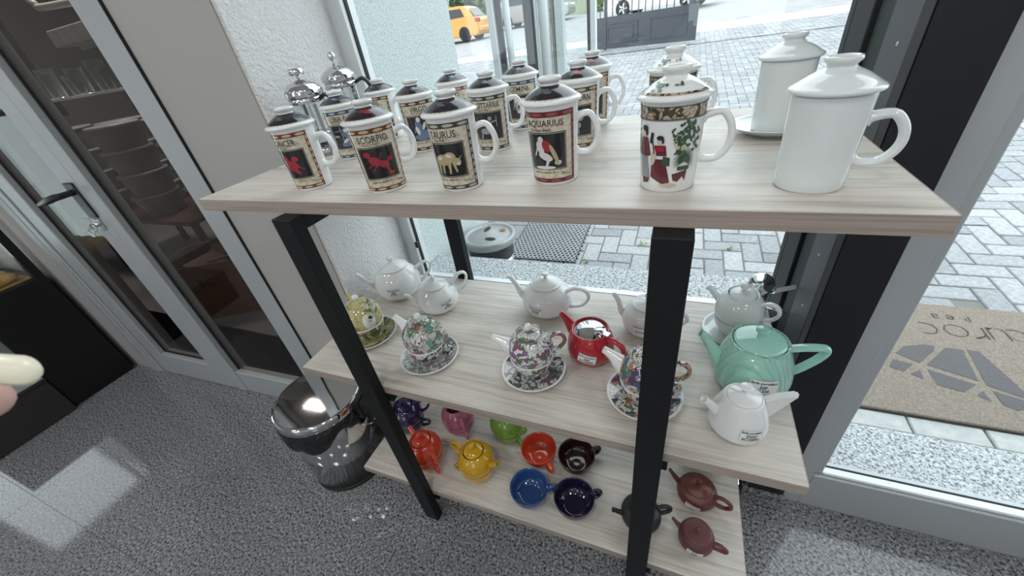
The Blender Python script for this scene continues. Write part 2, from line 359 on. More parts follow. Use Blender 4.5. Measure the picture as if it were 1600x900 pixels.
for nm,u0,u1,z0,z1 in [('leaf_stile',1.545,1.650,.004,2.25),('leaf_rail',1.155,1.545,.004,.158),('leaf_rail',1.155,1.545,2.14,2.25)]: obj(nm,box(u0,u1,-.05,.004,z0,z1,.003),ALU,leaf)
obj('glass_pane',box(1.155,1.545,-.030,-.024,.158,2.14),GLASS_DK,leaf)
b=bmesh.new(); bx(b,1.155,1.163,-.024,-.018,.158,2.14); bx(b,1.535,1.545,-.024,-.018,.158,2.14); bx(b,1.163,1.535,-.024,-.018,.158,.166); obj('gasket',b,GASK,leaf)
obj('gasket',box(1.650,1.659,-.04,-.004,0,2.25),GASK,d1); stile('jamb',1.659,1.70,0,2.25,-.06,.01); obj('gasket',box(1.70,1.706,-.04,.0,0,2.25),GASK,d1); stile('jamb',1.706,1.76,0,2.25,-.06,.012)
hp=obj('handle',box(1.075,1.135,.004,.012,.98,1.12,.003),BLKPL,leaf,label='black lever handle')
hs=tube3([(1.105,.012,1.085),(1.105,.05,1.085),(1.13,.058,1.083),(1.20,.058,1.07),(1.28,.056,1.055)],[.011,.011,.013,.013,.009]); auto(obj('handle_lever',hs,BLKPL,leaf))
obj('lock_plate',box(1.085,1.125,.004,.010,.93,.975,.002),BRUSH,leaf)
bmk=lathe([(0,0),(.009,0),(.009,.012),(0,.012)],16); kc=obj('lock_cylinder',bmk,CHROME,leaf,True); kc.location=(1.105,.010,.955); kc.rotation_euler=(R(-90),0,0)
kr=[(1.115+.018*math.cos(a),.03,.945+.018*math.sin(a)) for a in [2*PI*i/16 for i in range(17)]]; obj('key_ring',tube3(kr,.0016,6),CHROME,leaf,True)
kr=[(1.15+.018*math.cos(a),.03,.925+.018*math.sin(a)) for a in [2*PI*i/16 for i in range(17)]]; obj('key_ring',tube3(kr,.0016,6),CHROME,leaf,True)
obj('key',box(1.112,1.12,.02,.034,.945,.965),CHROME,leaf)

# ---- store room behind the glazed door
struct(obj('floor_storeroom',prism([(-7,.83),(-1.42,.83),(-1.42,1.9),(-2.1,1.9),(-2.1,3.5),(-7,3.5)],-.06,0),granite('storeroom_floor_tile',(.12,.12,.12),(.30,.30,.30),(.40,.40,.40),.3)),'grey floor of the store room')
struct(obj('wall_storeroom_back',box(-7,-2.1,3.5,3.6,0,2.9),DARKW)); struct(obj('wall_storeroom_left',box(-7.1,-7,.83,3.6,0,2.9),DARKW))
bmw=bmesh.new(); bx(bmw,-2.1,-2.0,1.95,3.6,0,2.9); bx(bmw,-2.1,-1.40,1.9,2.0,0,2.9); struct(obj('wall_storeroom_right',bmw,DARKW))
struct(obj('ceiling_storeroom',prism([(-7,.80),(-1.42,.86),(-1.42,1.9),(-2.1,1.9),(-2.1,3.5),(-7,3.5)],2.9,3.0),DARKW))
area('storeroom_fill_light',(-3.6,1.9,2.83),.5,.5,30)  # fill light added out of view so the store room contents show
p=thing('storeroom_fill_lamp','added square fill lamp in the store room, out of view','light',(-3.6,1.9,2.9)); b=bmesh.new(); bx(b,-.28,.28,-.28,-.26,-.05,0); bx(b,-.28,.28,.26,.28,-.05,0); bx(b,-.28,-.26,-.26,.26,-.05,0); bx(b,.26,.28,-.26,.26,-.05,0); obj('fill_lamp_frame',b,ALU2,p)
struct(obj('wall_storeroom_front',box(-7.1,-4.3,.66,.80,0,2.9),DARKW))

# ---- window niche behind the shelf
struct(obj('wall_parapet',box(-.985,.30,1.06,1.18,0,.50),WHITEW),'light wall under the window')
struct(obj('wall_over_window',box(-1.0,2.7,1.06,1.18,2.6,2.9),WHITEW),'wall strip above the window')
wi=thing('window_1',None,None); struct(wi,'aluminium shop window behind the shelves')
def wpart(nm,*a,m=ALU2,bev=.003): return obj(nm,box(*a,bev),m,wi)
wpart('frame_bottom',-.985,.30,1.10,1.165,.50,.548); wpart('frame_jamb',-.992,-.935,1.10,1.165,.548,2.6); wpart('frame_head',-.935,.30,1.10,1.165,2.54,2.6)
b=bmesh.new(); bx(b,-.935,-.931,1.119,1.131,.552,2.54); bx(b,-.935,.29,1.119,1.131,.548,.552); bx(b,-.98,.29,1.097,1.10,.50,.504); obj('gasket',b,GASK,wi)  # last strip is no seal: it paints the shadow line under the frame
obj('glass_pane',box(-.931,.30,1.128,1.134,.552,2.54),GLASS,wi)
obj('sensor_stud',box(-.933,-.921,1.10,1.116,.70,.725,.002),BLKPL,wi)
sl=struct(obj('window_sill_outside',box(-.995,.42,1.165,1.325,.50,.54,.003),GRAN_OUT),'pale speckled granite sill outside the window')
struct(obj('wall_front_outside',box(-.995,.42,1.18,1.30,-.1,.50),STUCO))
struct(obj('wall_outside_pier',box(-1.40,-1.0,1.17,1.86,-.1,3.2),STUCO),'pale stucco pier outside the window')

# ---- black pier on the right
pr=struct(obj('wall_right_pier',box(.318,.412,.84,1.165,.045,2.9),mat('matt_black_panel',(.004,.005,.007),.55)),'matt black pier between window and door')
GREYP=mat('dark_grey_profile',(.07,.073,.077),.5); GRNP=mat('dark_green_profile',(.006,.014,.011),.6)
_g=obj('grey_profile',box(.304,.318,.842,.948,.045,2.9,.002),GREYP,pr); obj('green_profile',box(.308,.318,.952,1.022,.045,2.9),GRNP,pr); obj('black_profile',box(.300,.318,1.03,1.165,.045,2.9,.002),GASK,pr)
for k in range(8):
    s=obj('screw',lathe([(0,.001),(.003,.001),(.0035,0),(.0035,-.002)],10),BRUSH,pr,True); s.location=(.304,.885+.01*(k%2),.75+.13*k); s.rotation_euler=(0,R(-90),0)
    
obj('granite_plinth',box(.30,.416,.828,1.1,0,.045,.002),GRAN,pr)
# chrome window lever
lv=thing('lever_handle','chrome lever handle with round rose beside the black pier','handle',(.2375,.995,.727))
o=obj('rose',lathe([(0,0),(.027,0),(.030,.004),(.030,.016),(.026,.020),(.012,.022),(.010,.03),(0,.03)],32),CHROME,lv,True); o.rotation_euler=(R(50),0,R(-12))
o=obj('hub',lathe([(0,-.006),(.017,-.006),(.020,-.002),(.020,.010),(.016,.014),(0,.014)],28),CHROME,lv,True); o.location=(-.002,-.010,-.030); o.rotation_euler=(R(28),0,R(-12))
bm=bmesh.new(); bx(bm,0,1,-.5,.5,-.5,.5); A=Vector((.008,-.012,-.018)); B=Vector((.0685,-.030,.022)); dd=B-A; nn=dd.cross(Vector((0,-.6,.8))).normalized(); uu=nn.cross(dd).normalized()
for v in bm.verts: t_=v.co.x; w_=.014-.003*t_; v.co=A+dd*t_+nn*(v.co.y*w_)+uu*(v.co.z*.006)
bmesh.ops.recalc_face_normals(bm,faces=bm.faces); bmesh.ops.bevel(bm,geom=bm.edges[:],offset=.0015,segments=2,affect='EDGES'); auto(obj('lever',bm,CHROME,lv)); obj('spindle',tube3([(0,-.018,.004),(-.002,-.012,-.026)],.008),CHROME,lv,True)
obj('fixing_rod',tube3([(.004,-.01,-.062),(.062,-.035,-.058)],.003,8),CHROME,lv,True)

# ---- glazed entrance on the right
d2=thing('door_2',None,None); struct(d2,'aluminium glazed entrance door panel on the right')
def dp(nm,*a,m=ALU,bev=.003): return obj(nm,box(*a,bev),m,d2)
dp('door_stile',.414,.466,.856,.905,0,2.25); dp('glazing_bead',.466,.488,.864,.900,.165,2.15); dp('bottom_rail',.466,1.43,.856,.915,0,.160); dp('glazing_bead',.488,1.43,.864,.889,.160,.170,m=ALU2)
obj('gasket',box(.488,1.43,.8885,.893,.160,.171),GASK,d2); dp('threshold',.466,2.6,.915,.945,-.01,.006,m=ALU2); dp('door_stile',1.43,1.51,.856,.905,0,2.25); dp('top_rail',.466,1.43,.856,.905,2.15,2.25)
obj('glass_pane',box(.488,1.43,.893,.899,.165,2.15),GLASS,d2)
w2=thing('window_2',None,None); struct(w2,'aluminium glazed side panel beside the entrance')
b=bmesh.new(); bx(b,1.51,2.6,.86,.905,0,.16); bx(b,1.51,2.6,.86,.905,2.15,2.25); bx(b,2.53,2.6,.86,.905,.16,2.15); obj('window_frame',b,ALU,w2); obj('glass_pane',box(1.51,2.53,.89,.896,.16,2.15),GLASS,w2)
struct(obj('wall_over_entrance',box(.41,2.7,.84,.95,2.25,2.9),WHITEW))

# ================================================================== OUTSIDE
SL=math.atan(.055)
def gz(y): return .055*(y-1.5)
BED=mat('sandy_joint_bed',(.20,.20,.18),.9)
pv=struct(obj('pavement',prism([(-1.0,-.28),(9,-.28),(9,11.6),(-9,11.6),(-9,2.3),(-1.95,2.3),(-1.95,.4),(-1.0,.4)],-.08,-.008),BED),'grey herringbone block pavement sloping up to the road'); pv.location=(0,1.5,0); pv.rotation_euler[0]=SL
PAV=mat('grey_concrete_paver',(.36,.37,.38),.8); _v=coords(PAV); _oi=PAV.node_tree.nodes.new('ShaderNodeNewGeometry')
_c=ramp(PAV,noise(PAV,_v,40,5,.7),[(.3,(.25,.26,.27)),(.55,(.37,.38,.39)),(.75,(.47,.48,.49))])
_r1=ramp(PAV,_oi.outputs['Random Per Island'],[(0,(.78,.78,.78)),(1,(1.12,1.12,1.12))]); _q=PAV.node_tree.nodes.new('ShaderNodeObjectInfo'); _r2=ramp(PAV,_q.outputs['Random'],[(0,(.75,.76,.77)),(1,(1.15,1.15,1.14))])
setcol(PAV,mixc(PAV,1.0,mixc(PAV,1.0,_c,_r1,'MULTIPLY'),_r2,'MULTIPLY')); bump(PAV,noise(PAV,_v,180,4),.3,.002)
PP=.106; bricks=[]
for i in range(-70,72):
    for j in range(0,110):
        k=(i-j)%4; x=i*PP; t=-.16+j*PP
        if k==0: bricks.append((x+PP,t+PP/2,0))
        elif k==2: bricks.append((x+PP/2,t,1))
def keep(b):
    x,t=b[0],b[1]; y=1.5+t
    if t<-.05 and x<.45: return False
    if y<2.02 and .50<x<1.66: return False      # under the doormat
    if t<-.1 : return False
    if (x<-1.85 and y<3.8) or (x<-.98 and y<1.95): return False
    return abs(x)<1.3+.75*y and x>-.75*y-1.0
bricks=[b for b in bricks if keep(b)]
def vis(b):
    x,t,_=b; y=1.5+t; q=x/y
    if .56<q<1.2 and y<4.8: return y
    if -.5<q<.27 and (2.08<y<2.95): return y
    return 99+y
bricks.sort(key=vis)
bmh=bmesh.new(); v=[]
def paver_bm(L,W,h=.04,c=.004):
    bm=bmesh.new(); x,y=L/2,W/2
    a=[bm.verts.new((sx*(x),sy*y,-h)) for sx,sy in ((-1,-1),(1,-1),(1,1),(-1,1))]; b=[bm.verts.new((sx*x,sy*y,-c)) for sx,sy in ((-1,-1),(1,-1),(1,1),(-1,1))]; d=[bm.verts.new((sx*(x-c),sy*(y-c),0)) for sx,sy in ((-1,-1),(1,-1),(1,1),(-1,1))]
    bm.faces.new(d)
    for i in range(4): j=(i+1)%4; bm.faces.new((a[i],a[j],b[j],b[i])); bm.faces.new((b[i],b[j],d[j],d[i]))
    return bm
pme=bpy.data.meshes.new('paver'); _b=paver_bm(2*PP-.008,PP-.008); _b.to_mesh(pme); _b.free(); pme.materials.append(PAV); bmh.free()
for x,t,k in bricks[:300]:
    o=bpy.data.objects.new('paver',pme); COL.objects.link(o); o.parent=pv; o.location=(x,t,random.uniform(-.0015,.0015)); o.rotation_euler=(random.uniform(-.008,.008),random.uniform(-.008,.008),k*PI/2+random.uniform(-.008,.008))
vs_=[];fs_=[]
for x,t,k in bricks[300:]:
    L,W=(PP-.004,PP/2-.004) if k==0 else (PP/2-.004,PP-.004); n=len(vs_); z=random.uniform(-.002,.002)
    for dx,dy in ((-1,-1),(1,-1),(1,1),(-1,1)): vs_.append((x+dx*L,t+dy*W,z))
    for dx,dy in ((-1,-1),(1,-1),(1,1),(-1,1)): vs_.append((x+dx*L,t+dy*W,-.03))
    fs_+=[(n,n+1,n+2,n+3)]+[(n+4+i,n+4+(i+1)%4,n+(i+1)%4,n+i) for i in range(4)]
o=obj('paver_field',(vs_,fs_),PAV,pv); o['kind']='stuff'; o['label']='grey herringbone pavers further out'
# granite step and kerb stones by the entrance
struct(obj('entrance_step',box(.42,3.2,.875,1.232,-.07,-.002,.003),GRAN_OUT),'pale speckled granite step outside the entrance')
KERB=mat('pale_kerb_stone',(.50,.52,.50),.8); _v=coords(KERB); setcol(KERB,ramp(KERB,noise(KERB,_v,30,5),[(.3,(.40,.42,.41)),(.7,(.55,.57,.56))]))
ks=struct(obj('kerb_strip',box(.42,3.2,1.232,1.322,-.09,-.03),BED),'row of pale kerb stones in front of the step')
for k in range(13):
    obj('kerb_stone',box(.46+k*.212,.46+k*.212+.205,1.238,1.318,-.06,-.009+random.uniform(-.001,.001),.004),KERB,ks)
# road
def slopebox(name,y0,y1,m,label,dz=0,x0=-40,x1=40):
    o=struct(obj(name,box(x0,x1,y0-1.5,y1-1.5,-.12+dz,dz),m),label); o.location=(0,1.5,0); o.rotation_euler[0]=SL; return o
ASPH=mat('worn_asphalt',(.30,.30,.31),.9); _v=coords(ASPH); setcol(ASPH,ramp(ASPH,noise(ASPH,_v,1.5,6,.7),[(.3,(.24,.24,.25)),(.7,(.36,.36,.36))]))
CONC=mat('pale_concrete',(.52,.53,.53),.9); _v=coords(CONC); setcol(CONC,ramp(CONC,noise(CONC,_v,3,6,.7),[(.3,(.44,.45,.45)),(.7,(.58,.58,.58))]))
slopebox('road_verge',13.0,14.5,CONC,'pale concrete strip along the road',-.004); slopebox('road',14.5,34,ASPH,'grey asphalt road up the slope',-.01)
slopebox('drain_channel',10.95,11.05,GASK,'dark drain line across the pavement',.004,-2.5,9)
HILL=mat('rubble_and_grass',(.25,.25,.20),.95); _v=coords(HILL); setcol(HILL,ramp(HILL,noise(HILL,_v,2.4,8,.75),[(.34,(.06,.075,.05)),(.46,(.25,.25,.21)),(.56,(.16,.22,.08)),(.7,(.34,.33,.30))]))
b=bmesh.new(); nx,ny=60,14; g=[[b.verts.new((-40+80*i/nx,29+j*1.6+random.uniform(-.4,.4),gz(29)+(j*.55)+random.uniform(-.25,.35)-.2)) for i in range(nx+1)] for j in range(ny+1)]
for j in range(ny):
    for i in range(nx): b.faces.new((g[j][i],g[j][i+1],g[j+1][i+1],g[j+1][i]))
struct(obj('hillside',b,HILL,None,True),'rubble and grass bank beyond the road')
LEAF=mat('dark_foliage',(.05,.09,.035),.8); LEAF2=mat('fresh_green_foliage',(.16,.27,.05),.8)
def bush(name,label,cat,loc,rx,ry,rz,n,m,group=None,ls=.16):
    t=thing(name,label,cat,loc,group=group); V=[];F=[]
    for _ in range(n):
        a=random.uniform(0,2*PI); u=random.uniform(-.2,1); r=math.sqrt(max(0,1-u*u))*random.uniform(.75,1.05)
        c=Vector((rx*r*math.cos(a),ry*r*math.sin(a),rz*(.25+u*.8))); d=Vector((random.uniform(-1,1),random.uniform(-1,1),random.uniform(-1,1))).normalized(); e=d.orthogonal().normalized()
        k=len(V); V+=[tuple(c-d*ls),tuple(c+e*ls*.5),tuple(c+d*ls),tuple(c-e*ls*.5)]; F.append((k,k+1,k+2,k+3))
    f=obj('foliage',(V,F),m,t); f['kind']='stuff'; obj('stem',tube3([(0,0,-.1),(0,0,rz*.7)],[.06,.03],8),mat('bark',(.08,.06,.04),.9) if 'bark' not in MATS else MATS['bark'],t); return t
for i,(x,y,s) in enumerate([(-21,33,2.2),(-15.5,35,2.6),(-10,36,2.2)]):
    bush('roadside_tree',['leftmost dark leafy tree beyond the yellow car','middle dark leafy tree beyond the yellow car','dark leafy tree beyond the silver car'][i],'tree',(x,y,gz(y)+.5),s,s,s*1.3,1600,LEAF,'trees across the road',.22)
bush('roadside_bush','fresh green bush beside the white car behind the gate','bush',(-4.2,28.6,gz(28.6)+.1),1.6,1.0,1.3,900,LEAF2,None,.16)
# doormat
MATB=mat('brown_mat_pile',(.27,.225,.18),.95); _v=coords(MATB); _n=noise(MATB,_v,160,4,.7); setcol(MATB,ramp(MATB,_n,[(.35,(.19,.155,.125)),(.65,(.33,.28,.23))])); bump(MATB,_n,.7,.004)
MATD=mat('dark_mat_print',(.085,.08,.085),.95); _v=coords(MATD,(1,1,1)); _wv=MATD.node_tree.nodes.new('ShaderNodeTexWave'); _wv.inputs['Scale'].default_value=55; lk(MATD,_v,_wv.inputs[0]); setcol(MATD,ramp(MATD,_wv.outputs[1],[(.3,(.05,.05,.06)),(.7,(.19,.18,.18))]))
MATL=mat('dark_mat_letters',(.06,.05,.045),.9)
dm=thing('doormat','brown doormat with lettering and mountain logo outside the entrance','doormat',(0,1.5,.010)); dm.rotation_euler[0]=SL
obj('mat_body',box(.56,1.62,-.178,.505,-.008,.004,.003),MATB,dm)
def flat(polys,z,h=.0015):
    V=[];F=[]
    for p in polys:
        n=len(V); V+=[(x,y,z) for x,y in p]; F.append(tuple(range(n,n+len(p))))
    return (V,F)
LOGO=[[(.938,1.638),(.979,1.687),(1.051,1.713),(1.087,1.712),(1.075,1.681),(1.003,1.596)],[(.892,1.552),(.917,1.597),(.978,1.584),(.934,1.532)],[(.953,1.526),(.99,1.555),(.987,1.504)],[(1.022,1.59),(1.119,1.708),(1.173,1.707),(1.156,1.537)],[(1.016,1.565),(1.142,1.516),(1.09,1.467),(1.019,1.485)],[(1.188,1.71),(1.224,1.709),(1.273,1.505),(1.262,1.481),(1.172,1.519)],[(1.123,1.461),(1.15,1.488),(1.155,1.438)],[(1.179,1.496),(1.257,1.467),(1.241,1.431),(1.211,1.414),(1.182,1.432)]]
obj('mountain_logo',flat([[(x,y-1.5) for x,y in p][::-1] for p in LOGO],.0052),MATD,dm,label='dark hatched mountain logo')
L=[]
for ch,cx,cy,h in [('c',1.107,1.825,.075),('o',1.195,1.828,.08),('r',1.267,1.826,.075),('u',1.331,1.833,.075),('e',1.394,1.834,.075)]:
    L+=[[(cx-x,cy-1.5-y) for x,y in p] for p in text2d(ch,None,h,-.03)]
L2=[]
for ch,cx in [('a',1.155),('e',1.207),('p',1.263)]: L2+=[[(cx-x,1.916-1.5-y) for x,y in p] for p in text2d(ch,None,.032,-.01)]
obj('lettering',flat(L,.0054),MATL,dm,label='dark upside down lettering'); obj('small_lettering',flat(L2,.0054),MATL,dm)
# rubber ring mat
rm=thing('rubber_mat','black rubber mat with round holes outside the window','mat',(0,2.4,gz(2.4)+.004)); rm.rotation_euler[0]=SL
obj('underlay',box(-1.06,-.555,-.26,.27,-.004,.001),mat('dark_underlay',(.012,.012,.014),.6),rm)  # near-black plate that shows through the mat holes
RUB=mat('grey_sheen_rubber',(.27,.28,.29),.55); b=bmesh.new(); hp_=.030  # black rubber coloured grey, with its sheen put into the lattice colour
for j in range(20):
    for i in range(17):
        cx=-1.045+i*hp_+(j%2)*hp_/2; cy=-.25+j*hp_*.866
        if cx>-.565: continue
        ou=[b.verts.new((cx+.0173*math.cos(R(30+60*q)),cy+.0173*math.sin(R(30+60*q)),.010)) for q in range(6)]; inn=[b.verts.new((cx+.0105*math.cos(R(30+60*q)),cy+.0105*math.sin(R(30+60*q)),.010)) for q in range(6)]; lo=[b.verts.new((cx+.0105*math.cos(R(30+60*q)),cy+.0105*math.sin(R(30+60*q)),.001)) for q in range(6)]
        for q in range(6): r_=(q+1)%6; b.faces.new((ou[q],ou[r_],inn[r_],inn[q])); b.faces.new((inn[q],inn[r_],lo[r_],lo[q]))
o=obj('ring_lattice',b,RUB,rm); o['kind']='stuff'
# outside litter bin with ashtray lid
ob=thing('litter_bin','round steel litter bin with ashtray lid and black bag outside the window','bin',(-.845,1.56,gz(1.56)+.01))
obj('bin_body',lathe([(0,0),(.105,0),(.108,.005),(.108,.50),(.10,.50)],40),BRUSH,ob,True)
obj('bin_bag',lathe(spl([(.109,.40),(.114,.41),(.116,.45),(.122,.48),(.128,.505)],4),40),mat('crinkled_black_bag',(.02,.022,.025),.25),ob,True); _v=coords(MATS['crinkled_black_bag']); bump(MATS['crinkled_black_bag'],noise(MATS['crinkled_black_bag'],_v,45,4),1.0,.012)
rim=obj('lid',lathe([(.134,.485),(.136,.50),(.136,.515),(.130,.522),(.118,.520),(.112,.512),(.104,.512),(.098,.516),(.0,.522)],48),mat('dull_ashtray_steel',(.34,.35,.35),.4,.4),ob,True)
obj('ash_hole',lathe([(0,.5235),(.02,.5215),(.022,.519)],20,0,1.3,.7),HOLE,rim).location=(.03,-.05,0); obj('ash_hole',lathe([(0,.5235),(.02,.5215),(.022,.519)],20,0,.6,1.5),HOLE,rim).location=(-.03,.05,0); obj('ash_hole',lathe([(0,.5235),(.014,.522),(.016,.519)],16),mat('rust_stain',(.30,.14,.05),.8),rim).location=(.055,.05,0)
# small weeds
for x,y,lb in [(-.16,2.42,'small green weed in the paving joints left of the black steel leg'),(.36,2.42,'small green weed in the paving joints right of the black steel leg'),(-.50,2.16,'small green weed at the corner of the rubber mat')]:
    V=[];F=[]
    for q in range(16):
        a=random.uniform(0,2*PI); l=random.uniform(.02,.05); c=(random.uniform(-.025,.025),random.uniform(-.015,.015)); k=len(V); d=(math.cos(a),math.sin(a))
        V+=[(c[0]-d[1]*.003,c[1]+d[0]*.003,0),(c[0]+d[1]*.003,c[1]-d[0]*.003,0),(c[0]+d[0]*l,c[1]+d[1]*l,l*.7)]; F.append((k,k+1,k+2))
    o=obj('weed',(V,F),LEAF2); o.location=(x,y,gz(y)-.002); tag(o,lb,'plant','weeds in the paving')
# glazed partition outside
gp=thing('glazed_partition','pale aluminium glazed partition outside with dark posts','partition',(0,3.4,gz(3.4)))
DKPOST=mat('dark_grey_post',(.07,.075,.08),.4)
for nm,x0,x1,m,y0,y1 in [('dark_post',-1.60,-1.55,DKPOST,.25,.30),('post',-1.50,-1.445,ALU2,0,.05),('dark_post',-1.443,-1.395,DKPOST,.03,.06),('dark_post',-1.20,-1.118,DKPOST,.0,.06),('post',-1.114,-1.098,ALU2,0,.05),('dark_post',-.99,-.965,mat('brown_grey_post',(.30,.29,.27),.6),.02,.06),('dark_post',-.712,-.692,DKPOST,0,.06),('post',-.690,-.648,ALU2,0,.05)]:
    obj(nm,box(x0,x1,y0,y1,-.05,2.8,.003),m,gp)
for cx,r in ((-1.345,.028),(-1.042,.046)):
    o=obj('round_post',lathe([(0,-.05),(r,-.05),(r,2.8),(0,2.8)],24),ALU2,gp,True); o.location=(cx,.03,0)
obj('stucco_post',box(-.955,-.893,0,.08,-.05,2.8,.003),STUCO,gp)
for x0,x1 in ((-1.395,-1.20),(-1.55,-1.50),(-.893,-.712)): obj('glass_pane',box(x0,x1,.02,.026,0,2.8),GLASS,gp)
obj('floor_rail',box(-1.60,-.65,0,.06,-.06,.02),ALU2,gp)
# iron gate with dark lower panel
GATE=mat('dark_slate_steel',(.055,.062,.075),.35)
ga=thing('iron_gate','dark steel gate with solid lower panel and upright bars','gate',(-2.28,11.86,gz(11.86)),math.atan2(-.72,2.38))
obj('lower_panel',box(0,2.5,-.02,.02,.02,.70),GATE,ga)
b=bmesh.new(); 
for x0,x1,z0,z1 in ((.25,1.15,.14,.56),(.36,1.04,.22,.48),(1.45,2.3,.14,.56)):
    for q in ((x0,x1,z0,z0+.02),(x0,x1,z1-.02,z1),(x0,x0+.02,z0,z1),(x1-.02,x1,z0,z1)): bx(b,q[0],q[1],-.035,-.02,q[2],q[3])
obj('panel_moulding',b,GATE,ga)
for k in range(15): obj('upright_bar',box(.14+k*.165,.158+k*.165,-.012,.012,.70,1.18+.03*(k%2)),GATE,ga)
for x in (0.02,.30): obj('gate_post',box(x-.03,x+.03,-.035,.035,0,2.2),GATE,ga)
obj('top_rail',box(.14,2.48,-.012,.012,1.06,1.085),GATE,ga)
# cars
TYRE=mat('black_tyre',(.015,.015,.016),.8); CGL=mat('dark_car_glass',(.02,.025,.03),.08); TAIL=mat('red_tail_light',(.35,.02,.02),.2); HEAD=mat('headlight_glass',(.6,.62,.64),.15); RIM=mat('wheel_rim_silver',(.55,.56,.57),.3,.6)
def car(name,label,loc,rotz,paint,L=4.3,H=1.45,W=1.75,rim=RIM):
    t=thing(name,label,'car',loc,rotz); wb=L*.3
    hood=.92*H/1.45; 
    low=[(-L/2,.35),(-L/2,.75),(-L/2+.08,.95),(-L/2+.55,1.0*H/1.45),(.9*L/4.3,hood),(L/2-.25,.80),(L/2,.62),(L/2,.3),(L/2-.15,.2),(-L/2+.15,.2)]
    def ext(prof,yw,top=None):
        bm=bmesh.new(); n=len(prof); A=[];B=[]
        for x,z in prof:
            s=1.0 if top is None else 1-.22*max(0,(z-top)/(H-top)); A.append(bm.verts.new((x,-yw*s,z))); B.append(bm.verts.new((x,yw*s,z)))
        bm.faces.new(A); bm.faces.new(B[::-1])
        for i in range(n): j=(i+1)%n; bm.faces.new((A[j],A[i],B[i],B[j]))
        bmesh.ops.recalc_face_normals(bm,faces=bm.faces); bmesh.ops.bevel(bm,geom=bm.edges[:],offset=.05,segments=2,affect='EDGES'); return bm
    body=auto(obj('body',ext(low,W/2),paint,t)); zb=.93*H/1.45
    cab=[(-L/2+.30,zb),(-L/2+.62,H-.12),(-L/2+1.0,H),(.15*L/4.3,H),(.45*L/4.3,H-.06),(1.05*L/4.3,zb)]
    auto(obj('cabin',ext(cab,W/2-.04,zb),paint,t))
    for s in (-1,1):
        P=[(-L/2+.72,zb+.06),(-L/2+.95,H-.12),(-.35,H-.10),(-.35,zb+.06)]; Q=[(-.28,zb+.06),(-.28,H-.10),(.38*L/4.3,H-.13),(.88*L/4.3,zb+.06)]
        for pl in (P,Q):
            bm=bmesh.new(); vv=[bm.verts.new((x,s*((W/2-.04)*(1-.22*(z-zb)/(H-zb))+.012),z)) for x,z in pl]; bm.faces.new(vv); obj('side_window',bm,CGL,t)
        for wx in (-wb,wb):
            wh=obj('wheel',lathe([(0,-.1),(.20,-.1),(.31,-.09),(.325,-.05),(.325,.05),(.31,.09),(.2,.1),(0,.1)],28),TYRE,t,True); wh.location=(wx,s*(W/2-.09),.325); wh.rotation_euler=(R(-90*s),0,0)
            hb=bmesh.new(); 
            for q in range(5): bx(hb,.03,.2,-.03,.03,.095,.112,Matrix.Rotation(q*2*PI/5,4,'Z'))
            obj('rim',hb,rim,wh)
        obj('door_handle',box(-.1,.08,s*(W/2)-.012,s*(W/2)+.02,.84,.87),paint,t)
        obj('tail_light',box(-L/2-.01,-L/2+.18,s*(W/2-.16)-.13,s*(W/2-.16)+.165,.74,.92,.02),TAIL,t); obj('headlight',box(L/2-.28,L/2-.03,s*(W/2-.2)-.16,s*(W/2-.2)+.205,.62,.76,.02),HEAD,t)
    bm=bmesh.new(); vv=[bm.verts.new(p) for p in [(-L/2+.30,-.62,zb+.04),(-L/2+.30,.62,zb+.04),(-L/2+.60,.52,H-.13),(-L/2+.60,-.52,H-.13)]]; bm.faces.new(vv)
    for q in bm.verts: q.co.x-=.03
    obj('rear_window',bm,CGL,t); obj('bumper',box(-L/2-.05,-L/2+.1,-W/2+.1,W/2-.1,.35,.55,.03),paint,t); return t
YC=mat('yellow_car_paint',(.62,.28,.03),.25,coat=.6); SV=mat('silver_car_paint',(.38,.36,.36),.3,.3,coat=.6); WP=mat('white_car_paint',(.75,.78,.8),.25,coat=.6)
car('car','yellow orange hatchback parked across the road',(-11.75,21.6,gz(21.4)),R(180),YC,4.2,1.5,rim=TYRE)
car('car','silver grey car parked behind the yellow one',(-8.5,26.0,gz(25.9)),R(0),SV,4.5,1.5)
car('car','white car parked behind the iron gate',(-1.3,21.2,gz(21.2)),R(-14),WP,4.4,1.5)

# ================================================================== SHELF UNIT
ZT,ZM,ZB=1.1615,.656,.15
sh=thing('shelving_unit','pale wood three tier shelf unit on a black steel frame','shelf',(0,0,0))
for z,yb in ((ZT,1.02),(ZM,.985),(ZB,.985)):
    bd=obj('shelf_board',box(-.935,.265,.480,yb,z-.025,z,.0012),WOOD,sh,label='pale ash board')
    obj('shaded_edge_band',box(-.935,.265,.4785,.480,z-.0245,z-.0008),EDGE,bd); obj('shaded_edge_band',box(.265,.2663,.480,yb,z-.0245,z-.0008),EDGE,bd); obj('shaded_edge_band',box(-.9363,-.935,.480,yb,z-.0245,z-.0008),EDGE,bd)
for x0 in (-.695,-.0205):
    x1=x0+.0495; fr=obj('front_leg',box(x0,x1,.449,.478,0,1.1365,.0015),BLACKM,sh); 
    obj('back_leg',box(x0,x1,.962 if 0 else .99,1.018,0,1.1365,.0015),BLACKM,sh)
    obj('top_bar',box(x0,x1,.4785,.9895,1.1075,1.136,.0015),BLACKM,sh)
    for z in (ZM,ZB): obj('support_bar',box(x0+.004,x1+.012,.4785,.9895,z-.0565,z-.0255,.0015),BLACKM,sh)

